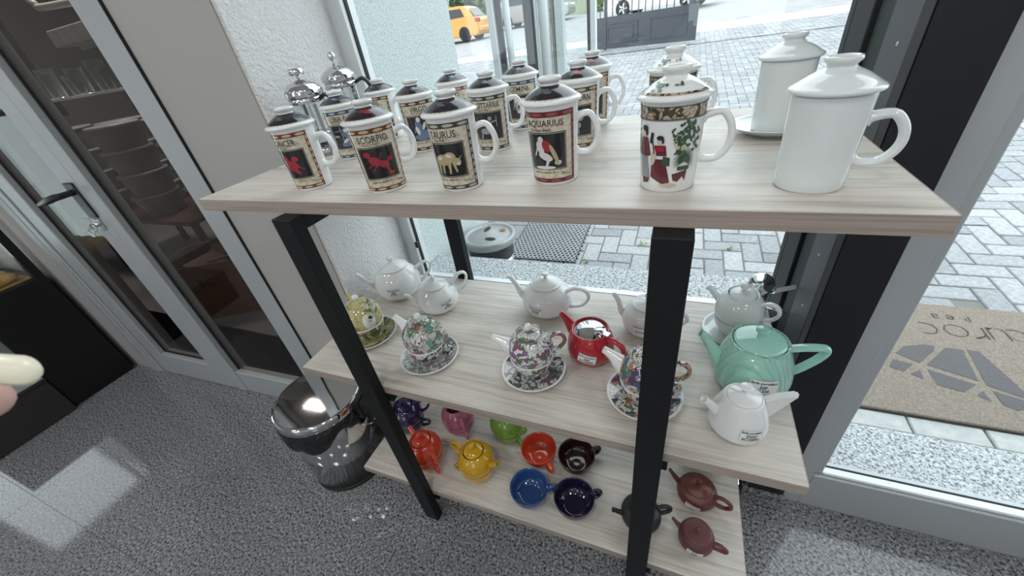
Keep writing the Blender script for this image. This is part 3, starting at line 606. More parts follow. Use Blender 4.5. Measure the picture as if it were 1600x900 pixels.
# ================================================================== LIDDED MUGS
def mug_profile(rb,rt,h,t=.0035):
    return [(0,.003),(rb*.8,.003),(rb*.86,0),(rb*.95,0),(rb,.003)]+[(rb+(rt-rb)*k/8,.003+(h-.005)*k/8) for k in range(1,9)]+[(rt,h-.001),(rt-t*.5,h),(rt-t,h-.001),(rt-t,h-.02),(rb-t,.008),(0,.008)]
def ear(r,z1,z2,out,rt=.0045,rw=.0070,rb_=None):
    zc=(z1+z2)/2; hh=(z1-z2)/2; rb_=rb_ or r; P=[(r-.004,z1-.006,rt*1.6,rw*1.3),(r+out*.06,z1-.001,rt*1.2,rw*1.1)]
    for a in (70,45,20,-5,-30,-55,-75): P.append((r+out*.30+out*.70*math.cos(R(a)),zc+hh*(1.10 if a>0 else 1.0)*math.sin(R(a))+.001,rt,rw))
    P+=[(rb_+out*.08,z2+.002,rt*1.15,rw*1.1),(rb_-.004,z2+.006,rt*1.6,rw*1.3)]; return tubexz(spl(P,3),14)
def mug_lid(R_,h,tall=.036):
    k=tall/.036
    return spl([(R_-.007,h-.003),(R_-.001,h-.0012),(R_+.0006,h+.001),(R_,h+.0030)],3)+spl([(R_-.0025,h+.0046),(R_*.86,h+.0085*k),(R_*.70,h+.0148*k),(R_*.52,h+.0208*k),(R_*.40,h+.0240*k),(.0142,h+.0265*k)],4)+spl([(.0134,h+.0278*k),(.0136,h+.030*k),(.0166,h+.034*k),(.0170,h+.0375*k),(.0158,h+.0398*k)],3)+[(.0135,h+.0400*k),(.0118,h+.0385*k),(.0105,h+.0345*k),(0,h+.034*k)]
BODY=(.0345,.0385,.1165); LH=.1160; LT=.0283; LK=LT/.036
MUGM=mug_profile(*BODY); RF=lambda z: BODY[0]+(BODY[1]-BODY[0])*min(max((z-.003)/.1135,0),1)
LIDP=mug_lid(.0440,LH,LT)
def wrapz(P,rf,th,z0,off,me=.004,rr=None): return wrap2d([[(x,y*1.09) for x,y in p] for p in P],rf,th,z0*1.09,off,me,rr); 
mug_me=None
def shared(name,key,make,m,parent,smooth=True,cache={}):
    if key not in cache:
        o=obj(name,make(),m,parent,smooth); cache[key]=o.data; return o
    o=bpy.data.objects.new(name,cache[key]); COL.objects.link(o); o.parent=parent; return o
def zmug(title,sub,dates,elem,fig,border,cell,loc,h_ang,label,figs,bodyparts=True):
    t=thing('zodiac_mug',label,'mug',(*loc,ZT),R(h_ang),'zodiac mugs with lids')
    shared('mug_body','zb',lambda:lathe(MUGM,44),CHINA,t); shared('handle','zh',lambda:ear(.0365,.093,.038,.030),CHINA,t)
    ld=shared('lid','zl',lambda:lathe(LIDP,44),CHINA,t)
    def lp():
        q=[(r+.0004,z+.0005) for r,z in LIDP if .0145<=r<=.0380 and z>LH+.0075*LK and z<LH+.0272*LK]; return lathe(q,44)
    shared('lid_print','zlp',lp,DKGLZ,ld)
    P=[]; n=30
    for q in range(n):
        a0,a1=2*PI*q/n,2*PI*(q+.62)/n; P.append([(r*math.cos(a),r*math.sin(a)) for r,a in ((.0385,a0),(.0397,a0),(.0397,a1),(.0385,a1))])
    zf=lambda r: LH+.0046+(.0415-r)/(.0415-.0378)*(.0085*LK-.0046)+.0008
    shared('lid_ring','zlr',lambda:([(x,y,zf(math.hypot(x,y))) for p in P for x,y in p],[tuple(range(4*i,4*i+4)) for i in range(len(P))]),cell,ld,False)
    if figs: 
        o=obj('lid_motif',([(0.0245*math.cos(a)+.0,0.0245*math.sin(a),0) for a in (0,)],[]),None,ld) if 0 else None
    th=R(-100); rr=.0368; W=.045  # panel half width (arc)
    pn=shared('printed_panel','zp',lambda:wrapz([rect(-W,W,-.048,.046)],RF,th,.053,.0003,.005,rr),PARCH,t)
    B=[rect(-W,W,.039,.046),rect(-W,W,-.048,-.042),rect(W-.0055,W,-.042,.039),rect(-W,-W+.0055,-.042,.039)]
    bo=obj('border',wrapz(B,RF,th,.053,.0005,.005,rr),border,pn)
    C=[]
    for zz,hh in ((.0425,.0042),(-.045,.0034)):
        for q in range(4): cx=-W+.0115+q*.0225; C.append(ell(cx,zz,.0085,hh/2,10))
    for q in range(8): C.append(ell(W-.00275,-.036+q*.0102,.0016,.0040,8)); C.append(ell(-W+.00275,-.036+q*.0102,.0016,.0040,8))
    obj('border_cells',wrapz(C,RF,th,.053,.0007,.006,rr),cell,bo)
    tw=min(.058,.0064*len(title)+.006); T1=shift(text2d(title,tw,.0098,.008),-.0015,.0312); T=shift(text2d(sub,min(.034,.0024*len(sub)),.0036,.01),-.008,.0238)+shift(text2d(dates,.036,.0032,.01),-.008,-.0335)+shift(text2d('and after',.014,.0022,.01) if 0 else text2d(elem,.011,.0036,.0),.026,-.0355)
    T+=[bar(.0335,-.0375,.0375,-.0305,.0006),bar(.0375,-.0305,.0295+.012,-.0375,.0006),bar(.0335,-.0375,.0415,-.0375,.0006)]
    obj('title_lettering',wrapz(T1,RF,th,.053,.0007,.012,rr),INK,pn); obj('small_lettering',wrapz(T,RF,th,.053,.0007,.012,rr),INK,pn)
    pc=shared('picture_ground','zpg',lambda:wrapz([rect(-.034,.030,-.0295,.0205)],RF,th,.053,.0006,.005,rr),DKGLZ,pn)
    fr=[bar(-.0325,-.028,.0285,-.028,.0005),bar(-.0325,.019,.0285,.019,.0005),bar(-.0325,-.028,-.0325,.019,.0005),bar(.0285,-.028,.0285,.019,.0005)]
    shared('picture_frame','zpf',lambda:wrapz(fr,RF,th,.053,.0008,.006,rr),CREAMY,pc,False)
    for i,(m,polys) in enumerate(fig): obj('picture_motif',wrapz(shift([[(x*1.30,y*1.08) for x,y in p] for p in polys],-.002,-.0035),RF,th,.053,.0009+.0002*i,.006,rr),m,pc)
    return t
F_RED=glaze('print_red',(.33,.02,.035),.15); F_TAN=glaze('print_tan',(.45,.36,.20),.15); F_WHT=glaze('print_white',(.66,.65,.62),.15); F_BLU=glaze('print_blue',(.12,.18,.33),.15); F_GRY=glaze('print_grey',(.28,.29,.31),.15); F_DGR=glaze('print_dark_grey',(.09,.09,.10),.15); F_GRN=glaze('print_green',(.04,.09,.045),.15); F_DKR=glaze('print_dark_red',(.13,.02,.03),.15); F_SKN=glaze('print_skin',(.62,.52,.42),.15)
def body_fig(m,dx=0,s=1): # seated figure
    return [ell(dx,.012*s,.003*s,.0036*s),ell(dx-.001,.004*s,.0042*s,.007*s,12,.3),ell(dx+.004*s,-.006*s,.008*s,.004*s,12,-.5),bar(dx+.008*s,-.007*s,dx+.004*s,-.018*s,.004*s,.002*s),bar(dx-.003*s,.006*s,dx-.008*s,-.006*s,.002*s,.0015*s)]
FIGS={
 'crab':[(F_RED,[ell(0,-.002,.010,.008),ell(-.006,.008,.0045,.005),ell(.008,.008,.005,.004),ell(.004,-.012,.006,.003,10,-.6),bar(-.008,-.004,-.015,-.010,.002,.001),bar(-.007,-.008,-.012,-.016,.002,.001),bar(.009,-.004,.016,-.010,.002,.001)])],
 'scales':[(F_GRY,[bar(-.002,.018,.0,-.015,.0014),bar(-.013,.010,.012,.014,.0012),ell(-.012,.001,.006,.002),ell(.012,.005,.006,.002)]),(F_BLU,body_fig(0,.006,1.1)+[ell(.006,-.013,.014,.006,12,.2)]),(F_WHT,[ell(.006,.011,.003,.0035),ell(.002,-.008,.006,.0025,10,.6)])],
 'scorpion':[(F_RED,[ell(-.004,.002,.009,.006,12,-.5),ell(.005,-.003,.008,.005,12,-.4),ell(-.013,.012,.005,.004),bar(-.012,.011,-.006,.004,.003),ell(.016,.003,.004,.0035),bar(.010,-.001,.015,.003,.002),bar(.008,-.006,.012,-.016,.004,.002),ell(.013,-.017,.0045,.003),bar(-.008,-.002,-.016,-.006,.0012),bar(-.004,-.004,-.010,-.012,.0012),bar(.002,.006,.006,.013,.0012)])],
 'ram':[(F_WHT,[ell(0,-.006,.010,.007),ell(.008,.006,.005,.006),bar(-.006,-.010,-.008,-.02,.003),bar(.005,-.010,.006,-.02,.003)]),(F_TAN,[ell(.011,.008,.004,.005),ell(.004,.009,.003,.004)])],
 'maiden':[(F_BLU,body_fig(0,-.004,1.25)+[ell(-.002,-.016,.014,.006)]),(F_WHT,[ell(-.004,.015,.0035,.0045),ell(.004,.003,.0025,.007,10,-.4),ell(-.008,-.004,.003,.008,10,.2)])],
 'bull':[(F_TAN,[ell(-.004,.0,.012,.0075,14,.05),ell(.005,.004,.007,.006),ell(.013,-.003,.0045,.0055,12,.5),bar(-.012,-.003,-.014,-.019,.005,.002),bar(-.006,-.004,-.007,-.018,.004,.002),bar(.003,-.003,.002,-.019,.005,.002),bar(.008,-.002,.011,-.017,.004,.002),bar(-.015,.004,-.018,-.009,.0012,.0016),bar(.011,.002,.009,.007,.0016,.0005),bar(.016,.0,.019,.004,.0016,.0005)]),(F_WHT,[ell(-.009,.002,.004,.0022,10,.4),ell(.004,.005,.004,.002,10,-.3),ell(.0145,-.006,.002,.002)])],
 'lion':[(F_TAN,[ell(-.004,-.006,.010,.006),ell(.007,.004,.007,.008),bar(-.009,-.009,-.010,-.02,.003),bar(.003,-.009,.004,-.02,.003)]),(F_SKN,[ell(.008,.004,.0035,.004)])],
 'archer':[(F_GRY,[ell(-.003,-.009,.010,.005),bar(-.010,-.011,-.012,-.022,.003),bar(.004,-.011,.006,-.022,.003),bar(.004,-.006,.005,.006,.006,.005),ell(.005,.011,.003,.0035),bar(.006,.005,.016,.007,.002),bar(.015,.015,.015,-.003,.0010)])],
 'twins':[(F_GRY,body_fig(0,-.006)),(F_GRY,body_fig(0,.006)),(F_WHT,[ell(-.006,.012,.004,.004),ell(0,.006,.005,.003),ell(.006,.012,.004,.004),ell(0,-.008,.006,.003,10,.5)])],
 'bearer':[(F_WHT,body_fig(0,-.005,1.15)+[ell(-.002,-.021,.013,.0022),ell(.014,-.015,.004,.003)]),(F_RED,[ell(.002,.006,.005,.008,12,.3)]),(F_TAN,[ell(.010,-.004,.0025,.013,12,.35),ell(.012,-.009,.002,.010,12,.2)])],
 'goat':[(F_GRY,[ell(0,-.007,.009,.006),ell(.008,.004,.004,.005),bar(.009,.008,.004,.018,.002,.001),bar(-.006,-.010,-.007,-.02,.003),bar(.004,-.010,.005,-.02,.003)])],
 'fish':[(F_GRY,[ell(-.005,.004,.010,.004,12,.4),ell(.005,-.009,.010,.004,12,.4),[(-.015,.004),(-.018,-.004),(-.012,0)],[(-.004,-.013),(-.008,-.018),(-.008,-.010)]])]}
BRD={n:glaze('border_'+n,c,.15) for n,c in dict(redbrown=(.16,.03,.02),blue=(.03,.05,.11),rust=(.13,.035,.015),black=(.022,.018,.016),crimson=(.12,.008,.016),olive=(.05,.045,.03)).items()}
CEL={n:glaze('cell_'+n,c,.15) for n,c in dict(cream=(.55,.42,.28),bluegrey=(.32,.38,.42),pink=(.30,.06,.07),grey=(.42,.41,.38)).items()}
# (title, subtitle, dates, element, motif, border, cell, xy, turn of handle relative to the line of sight, label)
MUGS=[
('CANCER','The Crab','June 21 - July 22','Water','crab','redbrown','cream',(-.676,.561),-30,'CANCER mug with red crab picture, leftmost of the front row'),
('LIBRA','The Scales','Sept 23 - Oct 22','Air','scales','blue','bluegrey',(-.742,.762),-5,'LIBRA mug with blue figure picture behind the CANCER mug'),
('SCORPIO','The Scorpion','October 23 - November 21','Water','scorpion','rust','cream',(-.486,.552),8,'SCORPIO mug with red scorpion picture and orange border'),
('ARIES','The Ram','March 21 - April 19','Fire','ram','black','cream',(-.762,.945),-35,'ARIES mug with white ram picture in the back row'),
('VIRGO','The Virgin','August 23 - Sept 22','Earth','maiden','black','cream',(-.556,.800),15,'VIRGO mug with seated woman in blue'),
('TAURUS','The Bull','April 20 - May 20','Earth','bull','olive','grey',(-.334,.562),-18,'TAURUS mug with tan bull picture in the front row'),
('LEO','The Lion','July 23 - August 22','Fire','lion','rust','cream',(-.548,.965),12,'LEO mug with tan lion picture behind the VIRGO mug'),
('SAGITTARIUS','The Archer','Nov 22 - Dec 21','Fire','archer','black','grey',(-.368,.785),-4,'SAGITTARIUS mug with grey archer picture behind the TAURUS mug'),
('GEMINI','The Twins','May 21 - June 20','Air','twins','blue','bluegrey',(-.362,.965),0,'GEMINI mug with blue border in the back row'),
('AQUARIUS','The Water-Bearer','January 20 - February 18','Air','bearer','crimson','pink',(-.179,.592),-8,'AQUARIUS mug with dark red border and white seated figure'),
('CAPRICORN','The Goat','Dec 22 - Jan 19','Earth','goat','olive','cream',(-.182,.780),0,'CAPRICORN mug half hidden behind the AQUARIUS mug'),
('PISCES','The Fishes','Feb 19 - March 20','Water','fish','rust','cream',(-.190,.955),-2,'PISCES mug at the back behind the CAPRICORN mug')]
for ti,su,da,el_,mo,bo,ce,xy,dl,lb in MUGS:
    al=math.degrees(math.atan2(xy[1],xy[0])); zmug(ti,su,da,el_,FIGS[mo],BRD[bo],CEL[ce],xy,al-90+dl,lb,None)
for o in [q for q in COL.objects if q.name.startswith('zodiac_mug')]:
    ld=[c for c in o.children if c.name.startswith('lid')][0]
    lab=o['label']; mm=F_RED if ('SCORPIO' in lab or 'CAPRICORN' in lab) else F_BLU if ('LIBRA' in lab or 'VIRGO' in lab or 'GEMINI' in lab) else F_DGR
    pp=[ell(0,0,.005,.0045,10),ell(.005,-.003,.003,.002,8,.5),ell(-.005,.002,.003,.002,8,-.4)]
    V=[];F=[]; th=R(-95)
    for p in pp:
        k=len(V); 
        for x,y in p: r=.026-y; a=th+x/.026; V.append((r*math.cos(a),r*math.sin(a),LH+.0148*LK+(.0308-r)/(.0308-.0229)*.006*LK+.0014))
        F.append(tuple(range(k,k+len(p))))
    obj('lid_motif',(V,F),mm,ld)

# two mugs with painted scenes
GOLD=floral('gold_scroll_band',(.50,.40,.26),[(.05,.04,.03),(.52,.42,.28)],130,edge=(.05,.035,.02),ew=.08,white=.5)
def scene_mug(xy,h_ang,label,front):
    t=thing('painted_mug',label,'mug',(*xy,ZT),R(h_ang),'mugs with painted scenes')
    prof=mug_profile(.0355,.0395,.1145); rf=lambda z: .0355+.004*min(max(z/.1145,0),1)
    obj('mug_body',lathe(prof,44),CHINA,t,True); obj('handle',ear(.038,.091,.034,.033),CHINA,t,True)
    lp=mug_lid(.0445,.1140,.0305); ld=obj('lid',lathe(lp,44),CHINA,t,True)
    rr=.0375; th=R(-100); band=obj('gold_band',wrapz([rect(-.075,.075,.086-.05,.099-.05)],rf,th,.05,.0004,.005,rr),GOLD,t,True)
    obj('band_line',wrapz([rect(-.075,.075,.0355,.0363),rect(-.075,.075,.0487,.0495),rect(-.075,.075,.0345,.035)],rf,th,.05,.0007,.005,rr),INK,band)
    def dc(nm,m,polys,k): return obj(nm,wrapz(polys,rf,th,.05,.0004+.0002*k,.005,rr),m,t)
    if front:
        dc('painted_robe',F_DKR,[[(-.032,.016),(-.020,.016),(-.015,-.004),(-.020,-.006),(-.034,-.006),(-.038,0)],[(-.010,.008),(.004,.008),(.006,-.004),(-.012,-.004)],[(-.030,-.032),(-.016,-.032),(-.018,-.038),(-.028,-.040)],[(-.014,-.008),(.004,-.008),(.012,-.036),(.002,-.038),(-.014,-.030)],[(.014,-.026),(.034,-.022),(.032,-.036),(.028,-.030),(.022,-.036),(.016,-.034)]],0)
        dc('painted_skirt',F_GRY,[[(-.034,-.006),(-.020,-.006),(-.015,-.032),(-.032,-.032)],ell(-.040,.006,.003,.012)],1)
        dc('painted_face',F_SKN,[ell(-.026,.020,.0036,.0045)],2); dc('painted_face',F_SKN,[ell(-.003,.012,.0036,.004)],2); dc('painted_lute',F_SKN,[ell(-.011,-.006,.0035,.010,12,-.15)],2); dc('painted_rocks',F_SKN,[ell(.010,-.040,.012,.003)],2); dc('painted_rocks',F_SKN,[ell(.020,.010,.007,.009,12,.6)],1)
        dc('painted_hair',INK,[ell(-.025,.026,.0050,.0035),ell(-.022,.022,.002,.004),ell(-.003,.0165,.0045,.0028),ell(.0005,.013,.0016,.003),bar(-.014,.020,-.010,-.002,.0016),bar(-.013,.022,-.015,.010,.004)],3)
        G=[]; random.seed(3)
        for _ in range(85): G.append(ell(random.gauss(.027,.009),random.gauss(.017,.008),random.uniform(.0015,.0036),random.uniform(.001,.0022),7,random.uniform(0,3)))
        G2=[]
        for _ in range(14): G2.append(ell(random.gauss(-.040,.004),random.gauss(.008,.008),random.uniform(.001,.0025),random.uniform(.001,.002),7,random.uniform(0,3)))
        for q in range(26): a=R(-30+q*9.5); G.append(bar(.028,-.011,.028+.014*math.cos(a),-.011+.014*math.sin(a)*1.1,.0018,.0004))
        G.append(bar(.022,.012,.020,-.004,.0016)); G.append(rect(.020,.036,-.022,-.017)); dc('painted_garden',F_GRN,G,2)['kind']='stuff'; dc('painted_garden',F_GRN,G2,1)['kind']='stuff'
        dc('painted_sash',F_GRN,[[(.002,-.004),(.010,-.006),(.010,-.016),(.0,-.014)]],3); dc('painted_sleeve',F_RED,[[(-.010,.007),(.004,.007),(.002,.001),(-.008,0)]],3)
    else:
        dc('painted_figure',INK,[ell(-.024,.024,.004,.003),bar(-.024,.022,-.026,.008,.006,.008),ell(-.036,.018,.002,.010)],0); dc('painted_sky',F_BLU,[ell(.020,.018,.010,.012),ell(.028,.004,.006,.010)],1)
        dc('key_pattern',F_TAN,[rect(-.07+q*.009,-.064+q*.009,.0385,.040) for q in range(16)]+[rect(-.07+q*.009,-.0685+q*.009,.0385,.046) for q in range(16)]+[rect(-.07+q*.009,-.064+q*.009,.0445,.046) for q in range(16)],3)
        band.data.materials[0]=glaze('dark_key_band',(.10,.07,.045),.15)
    ring=[(r+.0004,z+.0005) for r,z in lp if .0365<=r<=.0405 and z>.1175]
    if len(ring)>1: obj('lid_ring',lathe(ring,44),GOLD if front else CHINA,ld,True)
    V=[];F=[]; random.seed(5)
    for q in range(16):
        cx=random.gauss(-.012,.006) if q<13 else random.uniform(.008,.016); cr=random.gauss(.028,.003); rx,ry=random.uniform(.0012,.003),random.uniform(.001,.002); k=len(V)
        for x,y in ell(cx,0,rx,ry,7): r=min(max(cr-y,.017),.040); a=th+x/.028; V.append((r*math.cos(a),r*math.sin(a),.1140+.0125+(.0312-r)/(.0312-.0231)*.0051+.0016))
        F.append(tuple(range(k,k+7)))
    obj('lid_flowers',(V,F),F_GRN,ld)
scene_mug((-.011,.566),-2,'porcelain mug with two painted women and garden, front right',True)
scene_mug((-.021,.815),2,'porcelain mug with key pattern band behind the painted women mug',False)
# two tall plain white mugs
def white_mug(xy,zb,h_ang,label,grp='tall plain white lidded mugs'):
    t=thing('tall_white_mug',label,'mug',(*xy,zb),R(h_ang),grp); prof=mug_profile(.0360,.0390,.1060)
    obj('mug_body',lathe(prof,48),CHINA_B,t,True); obj('handle',ear(.038,.080,.028,.034,.0050,.0072,.0365),CHINA_B,t,True); k=.034/.036
    lp=mug_lid(.0440,.1085,.0285); obj('lid',lathe(lp,48),CHINA_B,t,True); obj('lid_seal',lathe([(.0355,.1052),(.0380,.1052),(.0380,.1080),(.0355,.1080)],40),BLKPL,t,True); return t
white_mug((.153,.564),ZT,-10,'tall plain white lidded mug at the right end of the top shelf')
white_mug((.150,.815),ZT+.0065,-5,'tall plain white lidded mug standing on a white saucer')
def saucer_prof(r,h=.016,rb=.5): return [(0,.003),(r*rb-.004,.003),(r*rb,0),(r*rb+.004,0)]+spl([(r*rb+.006,.003),(r*.8,h*.5),(r-.001,h-.001),(r,h)],4)+[(r-.002,h+.0008)]+spl([(r-.006,h-.0015),(r*.78,h*.5+.003),(r*rb,.006)],4)+[(0,.006)]
o=obj('saucer',lathe(saucer_prof(.071,.017),48),CHINA_B,None,True); o.location=(.150,.815,ZT); tag(o,'white saucer under the tall white mug','saucer')
# French presses
def press(xy,h_ang,label,knob,Hh):
    t=thing('french_press',label,'coffee press',(*xy,ZT),R(h_ang),'French presses'); r=.040
    obj('glass_beaker',lathe([(0,.012),(r-.002,.012),(r,.016),(r,Hh-.055),(r+.002,Hh-.05)],36),GLASSC,t,True)
    obj('base_ring',lathe([(0,.004),(r+.002,.004),(r+.003,.0),(r+.003,.022),(r+.001,.022)],36),STEEL,t,True); obj('upper_ring',lathe([(r+.0015,Hh-.075),(r+.0025,Hh-.075),(r+.0025,Hh-.063),(r+.0015,Hh-.063)],36),STEEL,t,True)
    for a in (60,150,240,330): obj('frame_strut',box(-.004,.004,r+.0015,r+.003,.0,Hh-.07),STEEL,t,rotz=R(a-90))
    ld=obj('lid',lathe(spl([(r+.003,Hh-.060),(r+.005,Hh-.056),(r+.004,Hh-.046)],3)+spl([(r+.002,Hh-.044),(r*.8,Hh-.034),(r*.35,Hh-.026),(.006,Hh-.024)],4),40),STEEL,t,True)
    obj('plunger_rod',tube3([(0,0,.05),(0,0,Hh-.02)],.002,8),STEEL,t,True)
    obj('knob',lathe(knob,24,Hh),STEEL,ld,True); obj('plunger_disc',lathe([(0,.05),(r-.003,.05),(r-.003,.056),(0,.056)],32),STEEL,t,True)
    obj('handle',tubexz(spl([(r,Hh-.070,.004,.007),(r+.024,Hh-.062,.005,.008),(r+.040,Hh-.085,.005,.008),(r+.040,Hh-.13,.005,.008),(r+.036,Hh-.15,.004,.007)],5),12),BLKPL if knob[1][0]<.012 else STEEL,t,True)
press((-.872,.800),5,'steel French press with flat disc knob in the left corner',[(0,-.024),(.004,-.022),(.004,-.016),(.017,-.014),(.018,-.012),(.018,-.001),(0,.0005)],.200)
press((-.865,.925),20,'steel French press with round ball knob and black handle behind the other',[(0,-.026),(.006,-.024),(.004,-.016)]+spl([(.004,-.014),(.009,-.008),(.010,-.002),(.006,.006),(0,.008)],3),.215)

# ================================================================== TEAPOTS
def sphere_knob(r,z,neck=.004): return [(neck*1.6,z-.001),(neck,z+.002)]+spl([(neck,z+.003),(r*.9,z+.003+r*.55),(r,z+.003+r),(r*.72,z+.003+r*1.72),(0,z+.003+r*2)],3)
def pot(name,label,xy,z,ang,body,lid,knob,spout,handle,m,group=None,msp=None,mh=None,ml=None,mk=None,cat='teapot',segs=44,hollow=.74,squash=1):
    """spout points along +X, handle along -X; spout/handle lists of (x,z,r_in_plane,r_across)"""
    t=thing(name,label,cat,(*xy,z),R(ang),group)
    obj('body',lathe(body,segs,0,1,squash),m,t,True)
    if spout: 
        s=obj('spout',tubexz(spl(spout,5),16,hollow),msp or m,t,True)
    if handle:
        obj('handle',tubexz(spl([(-x,zz,a,b) for x,zz,a,b in handle],5),14),mh or m,t,True)
    if lid:
        l=obj('lid',lathe(lid,segs,0,1,squash),ml or m,t,True)
        if knob: obj('knob',lathe(knob,22),mk or ml or m,l,True)
    return t
def round_body(Rr,H,rb,neck,squat=.48):
    """round belly with flat foot and neck opening"""
    return [(0,.002),(rb-.004,.002),(rb-.003,0),(rb,0)]+spl([(rb+.001,.002),(rb+(Rr-rb)*.72,H*.20),(Rr,H*squat),(Rr*.90,H*.76),(neck+.008,H*.95),(neck+.003,H)],6)+[(neck,H+.002),(neck-.003,H+.001),(neck-.004,H-.006)]
def dome_lid(r,z,h): return [(r-.004,z-.001),(r,z+.0022),(r+.0028,z+.0030),(r+.0034,z+.0045),(r+.0026,z+.0058)]+spl([(r-.001,z+.0065),(r*.75,z+h*.62),(r*.4,z+h*.92),(.004,z+h)],4)+[(0,z+h)]
IB='Ibrik porcelani'
# --- middle shelf: white pots
b=round_body(.078,.108,.046,.046); t=pot('teapot','largest white teapot with flower knob by the stucco wall',(-.850,.862),ZM,-140,b,dome_lid(.045,.1085,.022),[(.004,.130),(.004,.134)]+spl([(.005,.135),(.011,.139),(.012,.144),(.008,.149),(0,.151)],3),
  [(.060,.030,.016,.015),(.085,.050,.011,.010),(.098,.085,.0075,.007),(.112,.112,.0065,.0065),(.120,.118,.006,.0065)],[(.070,.085,.006,.008),(.100,.098,.005,.007),(.118,.092,.0045,.007),(.112,.06,.0045,.007),(.074,.030,.006,.008)],CHINA,'white teapots on the middle shelf')
sticker(t,rfun(b),R(75),.055,.034,.020,[(IB,.9),('30P',.3),('EC900',.5)],R(-4))
for q in range(6):
    a=q*PI/3; o=obj('petal',lathe(spl([(0,-.003),(.004,-.002),(.005,.001),(0,.003)],3),12),CHINA,[c for c in t.children if c.name.startswith('lid')][0],True); o.location=(.009*math.cos(a),.009*math.sin(a),.146)
b=round_body(.066,.086,.038,.036); t=pot('teapot','squat white teapot with high loop handle in front of the largest one',(-.665,.815),ZM,-140,b,dome_lid(.035,.0865,.017),sphere_knob(.0085,.103),
  [(.052,.028,.013,.012),(.070,.044,.010,.009),(.080,.066,.007,.0065),(.090,.080,.0065,.0065),(.096,.081,.006,.0065)],[(.050,.074,.006,.0085),(.072,.100,.005,.0085),(.094,.106,.0045,.008),(.104,.090,.0045,.008),(.092,.060,.0045,.008),(.062,.040,.006,.0085)],CHINA,'white teapots on the middle shelf')
sticker(t,rfun(b),R(108),.045,.034,.020,[(IB,.9),('30P',.3),('EC700PP',.6)],R(8))
b=round_body(.074,.092,.044,.042); t=pot('teapot','white teapot in the middle of the back row beside the red one',(-.317,.872),ZM,178,b,dome_lid(.041,.0925,.024),[(.006,.115),(.005,.119)]+spl([(.006,.121),(.010,.127),(.0105,.131),(0,.133)],3),
  [(.056,.026,.015,.014),(.080,.046,.011,.010),(.096,.080,.0075,.007),(.110,.101,.0065,.0065),(.117,.104,.006,.0065)],[(.060,.076,.006,.009),(.088,.092,.0045,.0085),(.116,.086,.0045,.0085),(.124,.062,.0045,.0085),(.104,.036,.0045,.0085),(.068,.026,.006,.009)],CHINA,'white teapots on the middle shelf')
sticker(t,rfun(b),R(80),.046,.036,.021,[(IB,.9),('ZD5558',.55),('EC 5/07',.5)],R(-6))
b=round_body(.062,.084,.036,.036); t=pot('teapot','white teapot half hidden behind the right steel leg',(-.035,.838),ZM,170,b,dome_lid(.035,.0845,.016),sphere_knob(.008,.101),
  [(.048,.028,.013,.012),(.066,.046,.009,.0085),(.074,.076,.0065,.006),(.084,.094,.006,.006),(.090,.094,.0055,.006)],[(.050,.070,.006,.008),(.080,.082,.0045,.008),(.098,.06,.0045,.008),(.060,.026,.006,.008)],CHINA,'white teapots on the middle shelf')
sticker(t,rfun(b),R(92),.046,.034,.018,[(IB,.9),('EC1500',.6)],0)
# white pot with angular blade handle, front right
b=[(0,.002),(.028,.002),(.031,0)]+spl([(.034,.002),(.049,.016),(.052,.034),(.046,.060),(.037,.086),(.033,.095)],6)+[(.030,.096),(.028,.090)]
t=pot('teapot','white teapot with solid blade shaped handle at the front right',(.158,.573),ZM,-165,b,[(.029,.0945),(.030,.096)]+spl([(.028,.099),(.016,.104),(.005,.107),(0,.107)],3),[(.005,.106),(.004,.110)]+spl([(.005,.112),(.010,.119),(.011,.122),(0,.124)],3),
  [(.036,.050,.013,.012),(.048,.064,.010,.009),(.060,.078,.008,.0075),(.070,.088,.0085,.009)],None,CHINA,'white teapots on the middle shelf')
bm=prism([(-.034,.088),(-.060,.100),(-.088,.104),(-.092,.100),(-.044,.030)],-.007,.007)
for v in bm.verts: v.co=Vector((v.co.x,v.co.z,v.co.y))
bmesh.ops.recalc_face_normals(bm,faces=bm.faces); bmesh.ops.bevel(bm,geom=bm.edges[:],offset=.003,segments=2,affect='EDGES'); auto(obj('handle',bm,CHINA,t))
sticker(t,rfun(b),R(95),.044,.034,.021,[(IB,.9),('ZDS357',.5),('EC1500PO',.75)],R(-6))
# mint pot
b=[(0,.002),(.048,.002),(.050,0),(.054,0)]+spl([(.056,.002),(.070,.020),(.074,.042),(.070,.075),(.060,.108),(.054,.124)],6)+[(.054,.127),(.050,.128),(.048,.122)]
t=pot('teapot','mint green ribbed teapot with angular handle',(.192,.702),ZM,-177,b,[(.0475,.1255),(.048,.127)]+spl([(.046,.129),(.028,.133),(.008,.136),(0,.136)],3),[(.009,.135),(.007,.139),(.008,.146),(.0125,.153),(.0125,.156),(.010,.158),(0,.1585)],
  [(.060,.050,.019,.017),(.075,.080,.015,.013),(.090,.106,.010,.0095),(.104,.126,.0085,.009),(.110,.131,.008,.009)],[(.054,.112,.006,.010),(.080,.119,.006,.0105),(.108,.122,.006,.0105),(.116,.117,.006,.0105),(.108,.096,.006,.0105),(.086,.066,.006,.0105),(.066,.046,.007,.010)],MINTR,None,MINT,MINT,MINT)
sticker(t,rfun(b),R(95),.066,.044,.026,[(IB,.9),('30P',.28),('EC500',.42)],R(-2))
